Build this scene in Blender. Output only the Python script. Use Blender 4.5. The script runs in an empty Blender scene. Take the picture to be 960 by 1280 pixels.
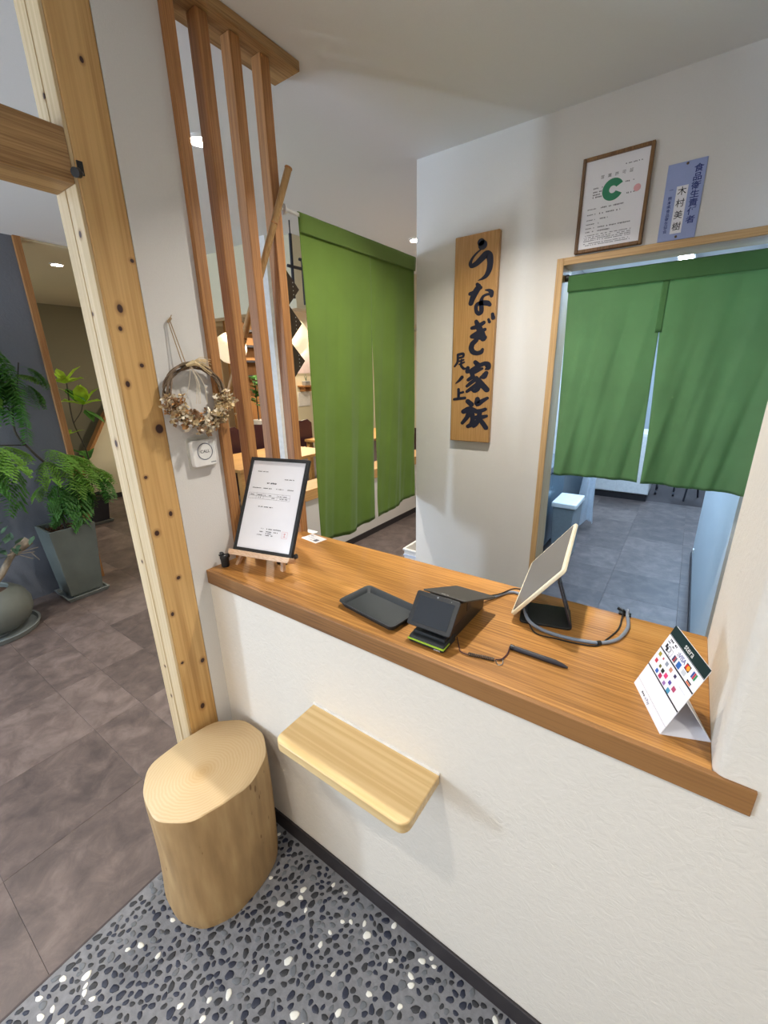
import bpy, bmesh, math, random
from mathutils import Vector, Matrix
random.seed(7)
R = math.radians
scene = bpy.context.scene
COL = scene.collection

# ------------------------------------------------------------------ camera
cam_d = bpy.data.cameras.new('camera'); cam = bpy.data.objects.new('camera', cam_d); COL.objects.link(cam)
scene.camera = cam
cam_d.sensor_fit = 'HORIZONTAL'; cam_d.sensor_width = 36.0
cam_d.lens = 527.914 * 36.0 / 960.0
cam_d.clip_start = 0.02; cam_d.clip_end = 100
_r = Vector((0.817569, 0.575437, -0.021297)); _u = Vector((-0.161731, 0.264967, 0.950598)); _f = Vector((-0.552652, 0.773734, -0.309695))
cam.matrix_world = Matrix(((_r.x, _u.x, -_f.x, 0), (_r.y, _u.y, -_f.y, 0), (_r.z, _u.z, -_f.z, 1.62), (0, 0, 0, 1)))

# ------------------------------------------------------------------ world, lights, exposure
w = bpy.data.worlds.new('world'); scene.world = w; w.use_nodes = True
bg = w.node_tree.nodes['Background']; bg.inputs[0].default_value = (0.86, 0.93, 1.0, 1); bg.inputs[1].default_value = 1.5
vs = scene.view_settings
vs.view_transform = 'Standard'; vs.look = 'None'; vs.exposure = 0.37; vs.gamma = 1.0; vs.use_curve_mapping = False
scene.cycles.max_bounces = 8; scene.cycles.diffuse_bounces = 5; scene.cycles.glossy_bounces = 4
scene.cycles.transparent_max_bounces = 8; scene.cycles.sample_clamp_indirect = 6.0
scene.cycles.caustics_reflective = False; scene.cycles.caustics_refractive = False

CEIL = 2.575
def area(name, loc, size, power, color, rot=(0, 0, 0), sizey=None, spread=180):
    d = bpy.data.lights.new(name, 'AREA'); d.energy = power; d.color = color
    d.shape = 'RECTANGLE' if sizey else 'DISK'; d.size = size
    if sizey: d.size_y = sizey
    d.spread = R(spread)
    o = bpy.data.objects.new(name, d); COL.objects.link(o); o.location = loc; o.rotation_euler = rot
    return o
NEUT = (1.0, 0.95, 0.88); COOL = (0.47, 0.70, 1.0); DAY = (0.80, 0.89, 1.0)
# the downlights of the entrance, the corridor and the left room (each sits in a fitting built below)
DOWN = [(-1.867, 1.34, 11, NEUT), (-1.88, 3.12, 11, NEUT), (-0.607, 1.345, 11, NEUT), (-0.70, -0.35, 6, NEUT), (0.62, -0.30, 8, NEUT),
        (-2.75, -0.25, 9, NEUT), (-4.561, 1.72, 14, NEUT), (-0.65, -1.7, 7, NEUT)]
for i, (x, y, p_, c_) in enumerate(DOWN):
    area('downlight_lamp', (x, y, CEIL - 0.013), 0.06, p_, c_, spread=120)
# soft daylight through the glazed entrance behind the camera and a left-room side window; two fills added
area('entrance_daylight', (-0.2, -2.5, 1.15), 2.4, 16, (1.0, 0.91, 0.80), rot=(R(102), 0, 0), sizey=2.0)
area('left_room_fill', (-2.6, -2.5, 1.2), 1.6, 50, (0.64, 0.79, 1.0), rot=(R(112), 0, 0), sizey=2.0)  # added bluish fill, tilted up to brighten the left ceiling; no known window
area('side_window_daylight', (-3.70, -2.45, 1.60), 0.30, 62, (0.64, 0.80, 1.0), rot=(R(90), 0, R(-28)), sizey=0.7)
area('lounge_fill', (-5.4, -0.3, 1.6), 1.4, 14, (0.9, 0.93, 0.85), rot=(R(100), 0, 0), sizey=1.4)  # added fill lamp to brighten the lounge side, no real source there
# kitchen ceiling strip lamps
KL = [(-0.236, 5.15), (-0.236, 3.2), (0.3, 7.2)]
for (x, y) in KL:
    area('kitchen_lamp', (x, y, CEIL - 0.06), 0.12, 36, COOL, sizey=1.1)
# dining room
for (x, y) in [(-4.2, 3.6), (-5.6, 5.2), (-4.0, 6.0), (-6.8, 6.6)]:
    area('dining_lamp', (x, y, 2.545), 0.10, 34, (1.0, 0.88, 0.70))

# ------------------------------------------------------------------ mesh helpers
class MB:
    def __init__(s): s.v = []; s.f = []; s.m = None
    def add(s, vs_, fs):
        o = len(s.v)
        if s.m is not None: vs_ = [s.m @ Vector(q) for q in vs_]
        s.v += [tuple(q) for q in vs_]; s.f += [tuple(i + o for i in q) for q in fs]; return s
    def box(s, x0, x1, y0, y1, z0, z1):
        return s.add([(x0, y0, z0), (x1, y0, z0), (x1, y1, z0), (x0, y1, z0), (x0, y0, z1), (x1, y0, z1), (x1, y1, z1), (x0, y1, z1)],
                     [(0, 3, 2, 1), (4, 5, 6, 7), (0, 1, 5, 4), (1, 2, 6, 5), (2, 3, 7, 6), (3, 0, 4, 7)])
    def prism(s, pts, z0, z1):
        n = len(pts)
        return s.add([(x, y, z0) for x, y in pts] + [(x, y, z1) for x, y in pts],
                     [tuple(range(n - 1, -1, -1)), tuple(range(n, 2 * n))] + [(i, (i + 1) % n, n + (i + 1) % n, n + i) for i in range(n)])
    def hexa(s, b, t):     # bottom quad, top quad (same order)
        return s.add(list(b) + list(t), [(3, 2, 1, 0), (4, 5, 6, 7), (0, 1, 5, 4), (1, 2, 6, 5), (2, 3, 7, 6), (3, 0, 4, 7)])
    def tube(s, pts, rad, n=8, caps=True):
        pts = [Vector(q) for q in pts]; rr = rad if isinstance(rad, (list, tuple)) else [rad] * len(pts)
        rings = []; ref = None
        for i, q in enumerate(pts):
            d = (pts[min(i + 1, len(pts) - 1)] - pts[max(i - 1, 0)]).normalized()
            if ref is None: ref = d.orthogonal().normalized()
            a = (ref - d * ref.dot(d))
            a = a.normalized() if a.length > 1e-6 else d.orthogonal().normalized()
            ref = a; b = d.cross(a)
            rings.append([q + (a * math.cos(2 * math.pi * k / n) + b * math.sin(2 * math.pi * k / n)) * rr[i] for k in range(n)])
        vv = [p for r_ in rings for p in r_]; ff = []
        for i in range(len(pts) - 1):
            for k in range(n): ff.append((i * n + k, i * n + (k + 1) % n, (i + 1) * n + (k + 1) % n, (i + 1) * n + k))
        if caps: ff += [tuple(range(n - 1, -1, -1)), tuple((len(pts) - 1) * n + k for k in range(n))]
        return s.add(vv, ff)
    def lathe(s, prof, c=(0, 0, 0), n=24, axis='z', caps=True):
        vv = []
        for r_, z in prof:
            for k in range(n):
                a = 2 * math.pi * k / n; x, y = r_ * math.cos(a), r_ * math.sin(a)
                p_ = (x, y, z) if axis == 'z' else ((z, x, y) if axis == 'x' else (x, z, y))
                vv.append((p_[0] + c[0], p_[1] + c[1], p_[2] + c[2]))
        ff = [(i * n + k, i * n + (k + 1) % n, (i + 1) * n + (k + 1) % n, (i + 1) * n + k) for i in range(len(prof) - 1) for k in range(n)]
        if caps and prof[0][0] > 1e-6: ff.append(tuple(range(n - 1, -1, -1)))
        if caps and prof[-1][0] > 1e-6: ff.append(tuple((len(prof) - 1) * n + k for k in range(n)))
        return s.add(vv, ff)
    def grid(s, fn, nu, nv):
        vv = [fn(i / nu, j / nv) for j in range(nv + 1) for i in range(nu + 1)]
        return s.add(vv, [(j * (nu + 1) + i, j * (nu + 1) + i + 1, (j + 1) * (nu + 1) + i + 1, (j + 1) * (nu + 1) + i) for j in range(nv) for i in range(nu)])
def wloc(o):
    v = Vector((0, 0, 0))
    while o is not None: v = v + o.location; o = o.parent
    return v
def build(name, mb, mat, parent=None, bevel=0.0, seg=2, smooth=False, solid=0.0, origin=None, label=None, angle=40):
    off = wloc(parent) if parent is not None else Vector(origin or (0, 0, 0))
    me = bpy.data.meshes.new(name)
    me.from_pydata([tuple(Vector(q) - off) for q in mb.v], [], mb.f); me.validate()
    bm = bmesh.new(); bm.from_mesh(me)
    bmesh.ops.remove_doubles(bm, verts=bm.verts, dist=1e-6)
    if solid == 0: bmesh.ops.recalc_face_normals(bm, faces=bm.faces)
    bm.to_mesh(me); bm.free()
    if smooth or bevel:
        me.shade_smooth()
        try: me.set_sharp_from_angle(angle=R(angle))
        except Exception: pass
    me.materials.append(mat)
    o = bpy.data.objects.new(name, me); COL.objects.link(o)
    if parent is not None: o.parent = parent
    else: o.location = off
    if solid:
        md = o.modifiers.new('solid', 'SOLIDIFY'); md.thickness = solid; md.offset = 0
    if bevel:
        md = o.modifiers.new('bevel', 'BEVEL'); md.width = bevel; md.segments = seg; md.limit_method = 'ANGLE'; md.angle_limit = R(35)
        md.harden_normals = False
    if label: o['label'] = label
    return o
def tag(o, label, cat, group=None, kind=None):
    o['label'] = label; o['category'] = cat
    if group: o['group'] = group
    if kind: o['kind'] = kind
    return o
def thing(name, label, cat, loc, group=None):
    o = bpy.data.objects.new(name, None); COL.objects.link(o); o.location = loc; o.empty_display_size = 0.05
    return tag(o, label, cat, group)
def struct(name, mb, mat, label, cat='wall', **k):
    o = build(name, mb, mat, **k); tag(o, label, cat, kind='structure'); return o
def copy_tree(o, parent=None):
    c = o.copy(); COL.objects.link(c)
    if parent is not None: c.parent = parent
    for ch in [q for q in bpy.data.objects if q.parent == o]: copy_tree(ch, c)
    return c

# ------------------------------------------------------------------ materials
def lin(h):
    if isinstance(h, str):
        h = tuple(int(h[i:i + 2], 16) / 255 for i in (0, 2, 4))
    return tuple((c / 12.92 if c <= 0.04045 else ((c + 0.055) / 1.055) ** 2.4) for c in h) + (1.0,)
class NT:
    def __init__(s, name):
        s.mat = bpy.data.materials.new(name); s.mat.use_nodes = True; s.t = s.mat.node_tree
        s.b = s.t.nodes['Principled BSDF']; s.out = s.t.nodes['Material Output']
    def n(s, typ, **k):
        nd = s.t.nodes.new(typ)
        for a, v in k.items():
            if a.startswith('i_'): nd.inputs[a[2:].replace('_', ' ')].default_value = v
            else: setattr(nd, a, v)
        return nd
    def l(s, a, b): s.t.links.new(a, b)
    def ramp(s, fac, stops):
        r_ = s.n('ShaderNodeValToRGB'); e = r_.color_ramp.elements
        while len(e) < len(stops): e.new(0.5)
        for k, (p_, c_) in enumerate(stops): e[k].position = p_; e[k].color = c_
        s.l(fac, r_.inputs[0]); return r_.outputs[0]
    def coords(s, scale=(1, 1, 1), rnd=True, gen='Object'):
        tc = s.n('ShaderNodeTexCoord'); src = tc.outputs[gen]
        if rnd:
            oi = s.n('ShaderNodeObjectInfo'); ad = s.n('ShaderNodeVectorMath', operation='ADD'); ml = s.n('ShaderNodeMath', operation='MULTIPLY'); ml.inputs[1].default_value = 13.7
            s.l(oi.outputs['Random'], ml.inputs[0]); s.l(src, ad.inputs[0]); s.l(ml.outputs[0], ad.inputs[1]); src = ad.outputs[0]
        mp = s.n('ShaderNodeMapping'); mp.inputs['Scale'].default_value = scale; s.l(src, mp.inputs[0]); return mp.outputs[0]
    def bump(s, h, st, dist=0.002):
        b_ = s.n('ShaderNodeBump'); b_.inputs['Strength'].default_value = st; b_.inputs['Distance'].default_value = dist
        s.l(h, b_.inputs['Height']); s.l(b_.outputs[0], s.b.inputs['Normal'])
    def mix(s, fac, a, b, mode='MIX'):
        m = s.n('ShaderNodeMix', data_type='RGBA', blend_type=mode)
        for sock, v in ((m.inputs[0], fac), (m.inputs[6], a), (m.inputs[7], b)):
            if hasattr(v, 'links'): s.l(v, sock)
            else: sock.default_value = v
        return m.outputs[2]
def plain(name, col, rough=0.6, metal=0.0, var=0.06, scale=30, bump=0.0, spec=0.5, bscale=None, alpha=None):
    t = NT(name); c = lin(col)
    t.b.inputs['Roughness'].default_value = rough; t.b.inputs['Metallic'].default_value = metal
    t.b.inputs['Specular IOR Level'].default_value = spec
    co = t.coords()
    nz = t.n('ShaderNodeTexNoise'); nz.inputs['Scale'].default_value = scale; nz.inputs['Detail'].default_value = 3; t.l(co, nz.inputs[0])
    dk = tuple(x * (1 - var) for x in c[:3]) + (1,); lt = tuple(min(1, x * (1 + var)) for x in c[:3]) + (1,)
    t.l(t.ramp(nz.outputs[0], [(0.3, dk), (0.7, lt)]), t.b.inputs['Base Color'])
    if bump:
        n2 = t.n('ShaderNodeTexNoise'); n2.inputs['Scale'].default_value = bscale or scale * 4; n2.inputs['Detail'].default_value = 4; t.l(co, n2.inputs[0])
        t.bump(n2.outputs[0], bump)
    if alpha is not None: t.b.inputs['Alpha'].default_value = alpha
    return t.mat
def wood(name, light, mid, dark, axis='x', fine=60, rings=7, rough=0.45, dist=3.0, bump=0.15, knots=None, kaxes=(1, 2), streak=0.5):
    t = NT(name); al = {'x': 0, 'y': 1, 'z': 2}[axis]
    sc = [1, 1, 1]; sc[al] = 0.07
    co = t.coords(tuple(sc))
    # slow cathedral figure
    n1 = t.n('ShaderNodeTexNoise'); n1.inputs['Scale'].default_value = rings; n1.inputs['Detail'].default_value = 2; n1.inputs['Distortion'].default_value = 0.6; t.l(co, n1.inputs[0])
    m1 = t.n('ShaderNodeMath', operation='MULTIPLY'); m1.inputs[1].default_value = dist * 6; t.l(n1.outputs[0], m1.inputs[0])
    fr = t.n('ShaderNodeMath', operation='SINE'); t.l(m1.outputs[0], fr.inputs[0])
    mr = t.n('ShaderNodeMapRange'); mr.inputs[1].default_value = -1; mr.inputs[2].default_value = 1; t.l(fr.outputs[0], mr.inputs[0])
    # fine fibre
    sc2 = [1, 1, 1]; sc2[al] = 0.02
    co2 = t.coords(tuple(sc2))
    n2 = t.n('ShaderNodeTexNoise'); n2.inputs['Scale'].default_value = fine * 6; n2.inputs['Detail'].default_value = 3; t.l(co2, n2.inputs[0])
    mm = t.n('ShaderNodeMath', operation='MULTIPLY_ADD'); mm.inputs[1].default_value = streak; t.l(mr.outputs[0], mm.inputs[0])
    fx = t.n('ShaderNodeMapRange'); fx.inputs[1].default_value = 0.3; fx.inputs[2].default_value = 0.7; t.l(n2.outputs[0], fx.inputs[0])
    h2 = t.n('ShaderNodeMath', operation='MULTIPLY'); h2.inputs[1].default_value = 1 - streak; t.l(fx.outputs[0], h2.inputs[0]); t.l(h2.outputs[0], mm.inputs[2])
    col = t.ramp(mm.outputs[0], [(0.15, lin(dark)), (0.45, lin(mid)), (0.8, lin(light))])
    if knots:
        tc = t.n('ShaderNodeTexCoord'); sep = t.n('ShaderNodeSeparateXYZ'); t.l(tc.outputs['Object'], sep.inputs[0])
        last = None
        for ki, (u_, v_, r_) in enumerate(knots):
            r_ *= (0.62, 0.8, 0.7, 0.9)[ki % 4]
            a1 = t.n('ShaderNodeMath', operation='SUBTRACT'); a1.inputs[1].default_value = u_; t.l(sep.outputs[kaxes[0]], a1.inputs[0])
            a2 = t.n('ShaderNodeMath', operation='SUBTRACT'); a2.inputs[1].default_value = v_; t.l(sep.outputs[kaxes[1]], a2.inputs[0])
            a1s = t.n('ShaderNodeMath', operation='MULTIPLY'); a1s.inputs[1].default_value = 1 / r_; t.l(a1.outputs[0], a1s.inputs[0])
            a2s = t.n('ShaderNodeMath', operation='MULTIPLY'); a2s.inputs[1].default_value = (0.7, 0.85, 1.05)[ki % 3] / r_; t.l(a2.outputs[0], a2s.inputs[0])
            q1 = t.n('ShaderNodeMath', operation='MULTIPLY'); t.l(a1s.outputs[0], q1.inputs[0]); t.l(a1s.outputs[0], q1.inputs[1])
            q2 = t.n('ShaderNodeMath', operation='MULTIPLY_ADD'); t.l(a2s.outputs[0], q2.inputs[0]); t.l(a2s.outputs[0], q2.inputs[1]); t.l(q1.outputs[0], q2.inputs[2])
            if last is None: last = q2.outputs[0]
            else:
                mn = t.n('ShaderNodeMath', operation='MINIMUM'); t.l(last, mn.inputs[0]); t.l(q2.outputs[0], mn.inputs[1]); last = mn.outputs[0]
        sq = t.n('ShaderNodeMath', operation='SQRT'); t.l(last, sq.inputs[0])
        mrk = t.n('ShaderNodeMapRange'); mrk.inputs[1].default_value = 0.85; mrk.inputs[2].default_value = 1.1; mrk.inputs[3].default_value = 1; mrk.inputs[4].default_value = 0; t.l(sq.outputs[0], mrk.inputs[0])
        halo = t.n('ShaderNodeMapRange'); halo.inputs[1].default_value = 1.0; halo.inputs[2].default_value = 2.2; halo.inputs[3].default_value = 0.6; halo.inputs[4].default_value = 0; t.l(sq.outputs[0], halo.inputs[0])
        col = t.mix(halo.outputs[0], col, lin('8a5a2c')); col = t.mix(mrk.outputs[0], col, lin('3a1f18'))
    t.l(col, t.b.inputs['Base Color'])
    t.b.inputs['Roughness'].default_value = rough
    t.bump(n2.outputs[0], bump, 0.001)
    return t.mat
def plaster(name, col, bump=0.25, scale=140, var=0.03, rough=0.9, big=0):
    t = NT(name); co = t.coords(rnd=False)
    n1 = t.n('ShaderNodeTexNoise'); n1.inputs['Scale'].default_value = scale; n1.inputs['Detail'].default_value = 5; n1.inputs['Distortion'].default_value = 0.8; t.l(co, n1.inputs[0])
    c = lin(col); t.l(t.ramp(n1.outputs[0], [(0.3, tuple(x * (1 - var) for x in c[:3]) + (1,)), (0.7, c)]), t.b.inputs['Base Color'])
    t.b.inputs['Roughness'].default_value = rough; t.b.inputs['Specular IOR Level'].default_value = 0.2
    if big:
        n2 = t.n('ShaderNodeTexNoise'); n2.inputs['Scale'].default_value = big; n2.inputs['Detail'].default_value = 6; n2.inputs['Roughness'].default_value = .6; n2.inputs['Distortion'].default_value = 1.5; t.l(co, n2.inputs[0])
        t.bump(n2.outputs[0], bump, 0.006)
    else: t.bump(n1.outputs[0], bump, 0.002)
    return t.mat
def emis(name, col, st):
    t = NT(name); t.b.inputs['Base Color'].default_value = lin(col); t.b.inputs['Emission Color'].default_value = lin(col); t.b.inputs['Emission Strength'].default_value = st
    return t.mat
def cloth(name, col, trans=0.35):
    t = NT(name); co = t.coords(rnd=False)
    n1 = t.n('ShaderNodeTexNoise'); n1.inputs['Scale'].default_value = 900; n1.inputs['Detail'].default_value = 2; t.l(co, n1.inputs[0])
    n0 = t.n('ShaderNodeTexNoise'); n0.inputs['Scale'].default_value = 5; n0.inputs['Detail'].default_value = 3; t.l(co, n0.inputs[0])
    c = lin(col)
    cc = t.ramp(n0.outputs[0], [(0.3, tuple(x * 0.92 for x in c[:3]) + (1,)), (0.7, tuple(x * 1.06 for x in c[:3]) + (1,))])
    t.l(cc, t.b.inputs['Base Color']); t.b.inputs['Roughness'].default_value = 0.85; t.b.inputs['Specular IOR Level'].default_value = 0.15
    t.b.inputs['Sheen Weight'].default_value = 0.15; t.b.inputs['Sheen Roughness'].default_value = 0.5
    t.bump(n1.outputs[0], 0.2, 0.0006)
    tr = t.n('ShaderNodeBsdfTranslucent'); t.l(cc, tr.inputs[0])
    mx = t.n('ShaderNodeMixShader'); mx.inputs[0].default_value = trans
    t.l(t.b.outputs[0], mx.inputs[1]); t.l(tr.outputs[0], mx.inputs[2]); t.l(mx.outputs[0], t.out.inputs[0])
    return t.mat
def stone_tile(name, stops, rough=0.42):
    t = NT(name); co = t.coords()
    n1 = t.n('ShaderNodeTexNoise'); n1.inputs['Scale'].default_value = 9; n1.inputs['Detail'].default_value = 9; n1.inputs['Distortion'].default_value = 0.5; n1.inputs['Roughness'].default_value = .68; t.l(co, n1.inputs[0])
    oi = t.n('ShaderNodeObjectInfo')
    ml = t.n('ShaderNodeMath', operation='MULTIPLY_ADD'); ml.inputs[1].default_value = 0.24; t.l(oi.outputs['Random'], ml.inputs[0])
    sb = t.n('ShaderNodeMath', operation='SUBTRACT'); sb.inputs[1].default_value = 0.12; t.l(n1.outputs[0], sb.inputs[0]); t.l(sb.outputs[0], ml.inputs[2])
    t.l(t.ramp(ml.outputs[0], stops), t.b.inputs['Base Color']); t.b.inputs['Roughness'].default_value = rough
    n2 = t.n('ShaderNodeTexNoise'); n2.inputs['Scale'].default_value = 30; n2.inputs['Detail'].default_value = 6; n2.inputs['Distortion'].default_value = 0.8; t.l(co, n2.inputs[0])
    t.bump(n2.outputs[0], 0.25, 0.002); return t.mat

M = {}
M['wall'] = plaster('wallpaper_white', 'dcd9d4', scale=260, bump=0.3)
M['front'] = plaster('embossed_plaster', 'e0d8cb', bump=0.32, scale=90, big=38)
M['ceil'] = plaster('ceiling_white', 'ececea', scale=300, bump=0.2)
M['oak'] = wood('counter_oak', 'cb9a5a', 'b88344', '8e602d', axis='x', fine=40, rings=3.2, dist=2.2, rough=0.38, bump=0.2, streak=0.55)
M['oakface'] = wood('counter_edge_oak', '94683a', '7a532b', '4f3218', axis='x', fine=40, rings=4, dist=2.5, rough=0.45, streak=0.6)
M['bench'] = wood('bench_pine', 'dfc48f', 'd9bb86', 'cdab74', axis='x', fine=14, rings=3, dist=1.2, rough=0.3, bump=0.08, streak=0.4)
M['strip'] = wood('lattice_cedar', 'bb8652', 'ad7947', '97673a', axis='z', fine=36, rings=5, dist=1.2, rough=0.5, streak=0.35)
M['beamy'] = wood('beam_cedar', 'be9a68', 'ae8858', '8a663c', axis='y', fine=40, rings=5, dist=2, rough=0.5, streak=0.5)
KN = [(0.609,2.303,.007),(0.664,2.191,.006),(0.640,1.912,.007),(0.587,1.795,.008),(0.578,1.747,.008),(0.615,1.657,.007),(0.569,1.610,.008),(0.631,1.485,.0125),(0.567,1.355,.008),(0.618,1.232,.007),(0.567,1.185,.010),(0.605,1.022,.007),(0.565,0.911,.008),(0.633,0.694,.009),(0.565,0.727,.007),(0.604,0.522,.0085)]
M['knotty'] = wood('post_knotty_pine', 'd3ab6f', 'c69c60', 'b1864c', axis='z', fine=22, rings=6, dist=2.6, rough=0.5, knots=KN, kaxes=(1, 2), streak=0.45)
KJ = [(-1.303,2.232,.007),(-1.268,1.956,.008),(-1.293,1.783,.007),(-1.319,1.449,.008),(-1.317,1.082,.007),(-1.316,0.694,.006),(-1.316,0.571,.006)]
M['jamb'] = wood('post_pale_pine', 'dcc7a2', 'd5bd95', 'c8ae83', axis='z', fine=18, rings=5, dist=1.5, rough=0.45, knots=KJ, kaxes=(0, 2), streak=0.4)
M['doorwood'] = wood('door_frame_pine', 'cba878', 'c09b6a', 'a98355', axis='z', fine=40, rings=4, dist=1.2, streak=0.35)
M['doorwoodx'] = wood('door_head_pine', 'cba878', 'c09b6a', 'a98355', axis='x', fine=40, rings=4, dist=1.2, streak=0.35)
M['signwood'] = wood('sign_board_wood', 'b98f5a', 'ab804b', '98703e', axis='z', fine=50, rings=4, dist=0.8, rough=0.4, streak=0.3)
M['trimwood'] = wood('orange_cedar', 'b5834f', 'a87544', '8c5d33', axis='z', fine=40, rings=4, dist=1.2, streak=0.4)
M['easel'] = wood('easel_beech', 'dcbd9f', 'd2b08f', 'c49d7b', axis='x', fine=60, rings=5, dist=0.8, streak=0.2)
M['bamboo'] = wood('bamboo_cane', 'b3905f', 'a07c4d', '84623a', axis='z', fine=60, rings=8, dist=1, rough=0.35, streak=0.4)
M['framewood'] = wood('frame_brown', '8f6a3d', '785530', '5a3c1f', axis='z', fine=60, rings=6, rough=0.35, dist=1.2)
M['black'] = plain('black_plastic', '17181a', 0.38, var=0.1)
M['matblack'] = plain('matt_black', '1d2022', 0.6, bump=0.1, scale=200)
M['tray'] = plain('tray_black', '23282b', 0.55, bump=0.25, scale=300)
M['base'] = plain('baseboard_dark', '2f2a2c', 0.55, var=0.12)
M['screen'] = plain('dark_screen', '20242a', 0.12, spec=0.8)
M['slab'] = plain('terminal_top', '3a3732', 0.5)
M['tabscreen'] = plain('tablet_screen', '6a6662', 0.22, spec=0.9, var=0.01)
M['cream'] = plain('cream_plastic', 'e6dcc0', 0.35)
M['whitep'] = plain('white_plastic', 'e8e6e2', 0.4)
M['paper'] = plain('white_paper', 'e9e9ee', 0.7, var=0.01)
M['ink'] = plain('ink_black', '1a1a22', 0.7)
M['inkg'] = plain('ink_grey', '6d6d76', 0.8)
M['brush'] = plain('brush_ink_blue_black', '0f132a', 0.45)
M['navy'] = plain('ink_navy', '2c3a7a', 0.7)
M['plate'] = plain('plate_blue', '97a4d0', 0.5, var=0.02)
M['green'] = plain('print_green', '2f8460', 0.6)
M['red'] = plain('seal_red', 'dca6ac', 0.7)
M['lime'] = plain('lime_line', 'a3c63c', 0.4)
M['cable'] = plain('cable_grey', '7d8796', 0.45)
M['grey'] = plain('grey_plastic', '8d9192', 0.5)
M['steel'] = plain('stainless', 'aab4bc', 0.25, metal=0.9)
M['steelblue'] = plain('stainless_blue', '6e8796', 0.3, metal=0.6)  # teal-blue steel of the worktable front panels
M['kwall'] = plaster('kitchen_wall', 'cfd8de', bump=0.05)
M['olive'] = plaster('olive_wall', '7f7a66', bump=0.2)
M['bluewall'] = plaster('slate_wall', '74777f', bump=0.35, scale=120, big=25)
M['creamwall'] = plaster('cream_wall', 'd9d0b4', bump=0.1)
M['concrete'] = plain('concrete_pot', '6c7069', 0.6, var=0.12, scale=8, bump=0.2)
M['slatepot'] = plain('slate_pot', '5f655f', 0.5, var=0.1, scale=8, bump=0.15)
M['saucer'] = plain('saucer_grey', '7b807d', 0.5, var=0.12, scale=10)
M['soil'] = plain('bark_chips', '4b3424', 0.9, var=0.3, scale=60, bump=0.8)
M['bark'] = plain('plant_bark', '6c5a45', 0.8, var=0.25, scale=40, bump=0.5)
M['barkl'] = plain('pale_bark', '8f8270', 0.8, var=0.2, scale=40, bump=0.5)
M['stem'] = plain('dark_stem', '3f3a30', 0.7, var=0.2)
def leafmat(name, col):
    t = NT(name); c = lin(col); co = t.coords()
    n0 = t.n('ShaderNodeTexNoise'); n0.inputs['Scale'].default_value = 12; t.l(co, n0.inputs[0])
    cc = t.ramp(n0.outputs[0], [(0.3, tuple(x * 0.7 for x in c[:3]) + (1,)), (0.7, tuple(min(1, x * 1.25) for x in c[:3]) + (1,))])
    t.l(cc, t.b.inputs['Base Color']); t.b.inputs['Roughness'].default_value = 0.5
    tr = t.n('ShaderNodeBsdfTranslucent'); t.l(cc, tr.inputs[0]); mx = t.n('ShaderNodeMixShader'); mx.inputs[0].default_value = 0.3
    t.l(t.b.outputs[0], mx.inputs[1]); t.l(tr.outputs[0], mx.inputs[2]); t.l(mx.outputs[0], t.out.inputs[0]); return t.mat
M['leaf'] = leafmat('fern_leaf', '84b04e'); M['leafd'] = leafmat('fern_leaf_dark', '558a3e'); M['leafl'] = leafmat('lime_leaf', 'b4dc48'); M['leafg'] = leafmat('sage_leaf', '55735a')
M['noren1'] = cloth('noren_moss_green', '779343', 0.3); M['noren2'] = cloth('noren_leaf_green', '7aa374', 0.42)
M['noren1h'] = cloth('noren_moss_green_double', '6d8740', 0.12); M['noren2h'] = cloth('noren_leaf_green_double', '54804f', 0.12)
M['tile'] = stone_tile('brown_slate_tile', [(0.30, lin('4d4340')), (0.5, lin('625550')), (0.70, lin('786a64'))])
M['grout'] = plain('subfloor', '4a4140', 0.8)
M['cement'] = plain('exposed_aggregate_mortar', '78787b', 0.75, var=0.14, scale=60, bump=0.3)
M['pb1'] = plain('pebble_navy', '222738', 0.45, var=0.2); M['pb2'] = plain('pebble_charcoal', '2c2d31', 0.5, var=0.2)
M['pb3'] = plain('pebble_white', 'e6e4da', 0.5, var=0.04); M['pb4'] = plain('pebble_grey', '63666a', 0.55, var=0.15)
M['vine'] = plain('vine_twig', '7d6957', 0.85, var=0.3, scale=60, bump=0.6)
M['dry1'] = plain('dried_petal', 'd2bb90', 0.85, var=0.2, scale=60); M['dry2'] = plain('dried_brown', '957657', 0.85, var=0.25, scale=60)
M['dry3'] = plain('dried_orange', 'c4925c', 0.8, var=0.2, scale=60); M['dry4'] = plain('dried_pale', 'e6dac2', 0.85, var=0.12, scale=60)
M['twine'] = plain('twine', 'a98f6d', 0.9)
M['maroon'] = plain('maroon_lacquer', '3a1a24', 0.4); M['iron'] = plain('black_iron', '24222a', 0.5)
M['tabletop'] = wood('table_wood', 'd2a566', 'c4955a', 'ab7c45', axis='y', fine=40, rings=4, dist=1, streak=0.35)
M['lamp'] = emis('lantern_paper', 'f7e8c8', 0.55)
M['lampw'] = emis('downlight_disc', 'fffaf0', 14)
M['lampk'] = emis('kitchen_tube', 'e8f4ff', 10)
M['bag'] = plain('plastic_bag', 'c9d2dc', 0.3, alpha=0.6)
M['brown_dia'] = plain('dark_brown_plate', '4a3a2c', 0.6)
M['pinkmap'] = plain('pale_pink_print', 'd9c4c0', 0.7, var=0.08, scale=8)
# ================================================================== SETTING
W = -1.238; YS = 2.062; YF = 0.706; XR = 0.122; CT = 1.01
FX0, FX1, FY0, FY1 = -9.0, 2.4, -2.6, 9.2
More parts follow.
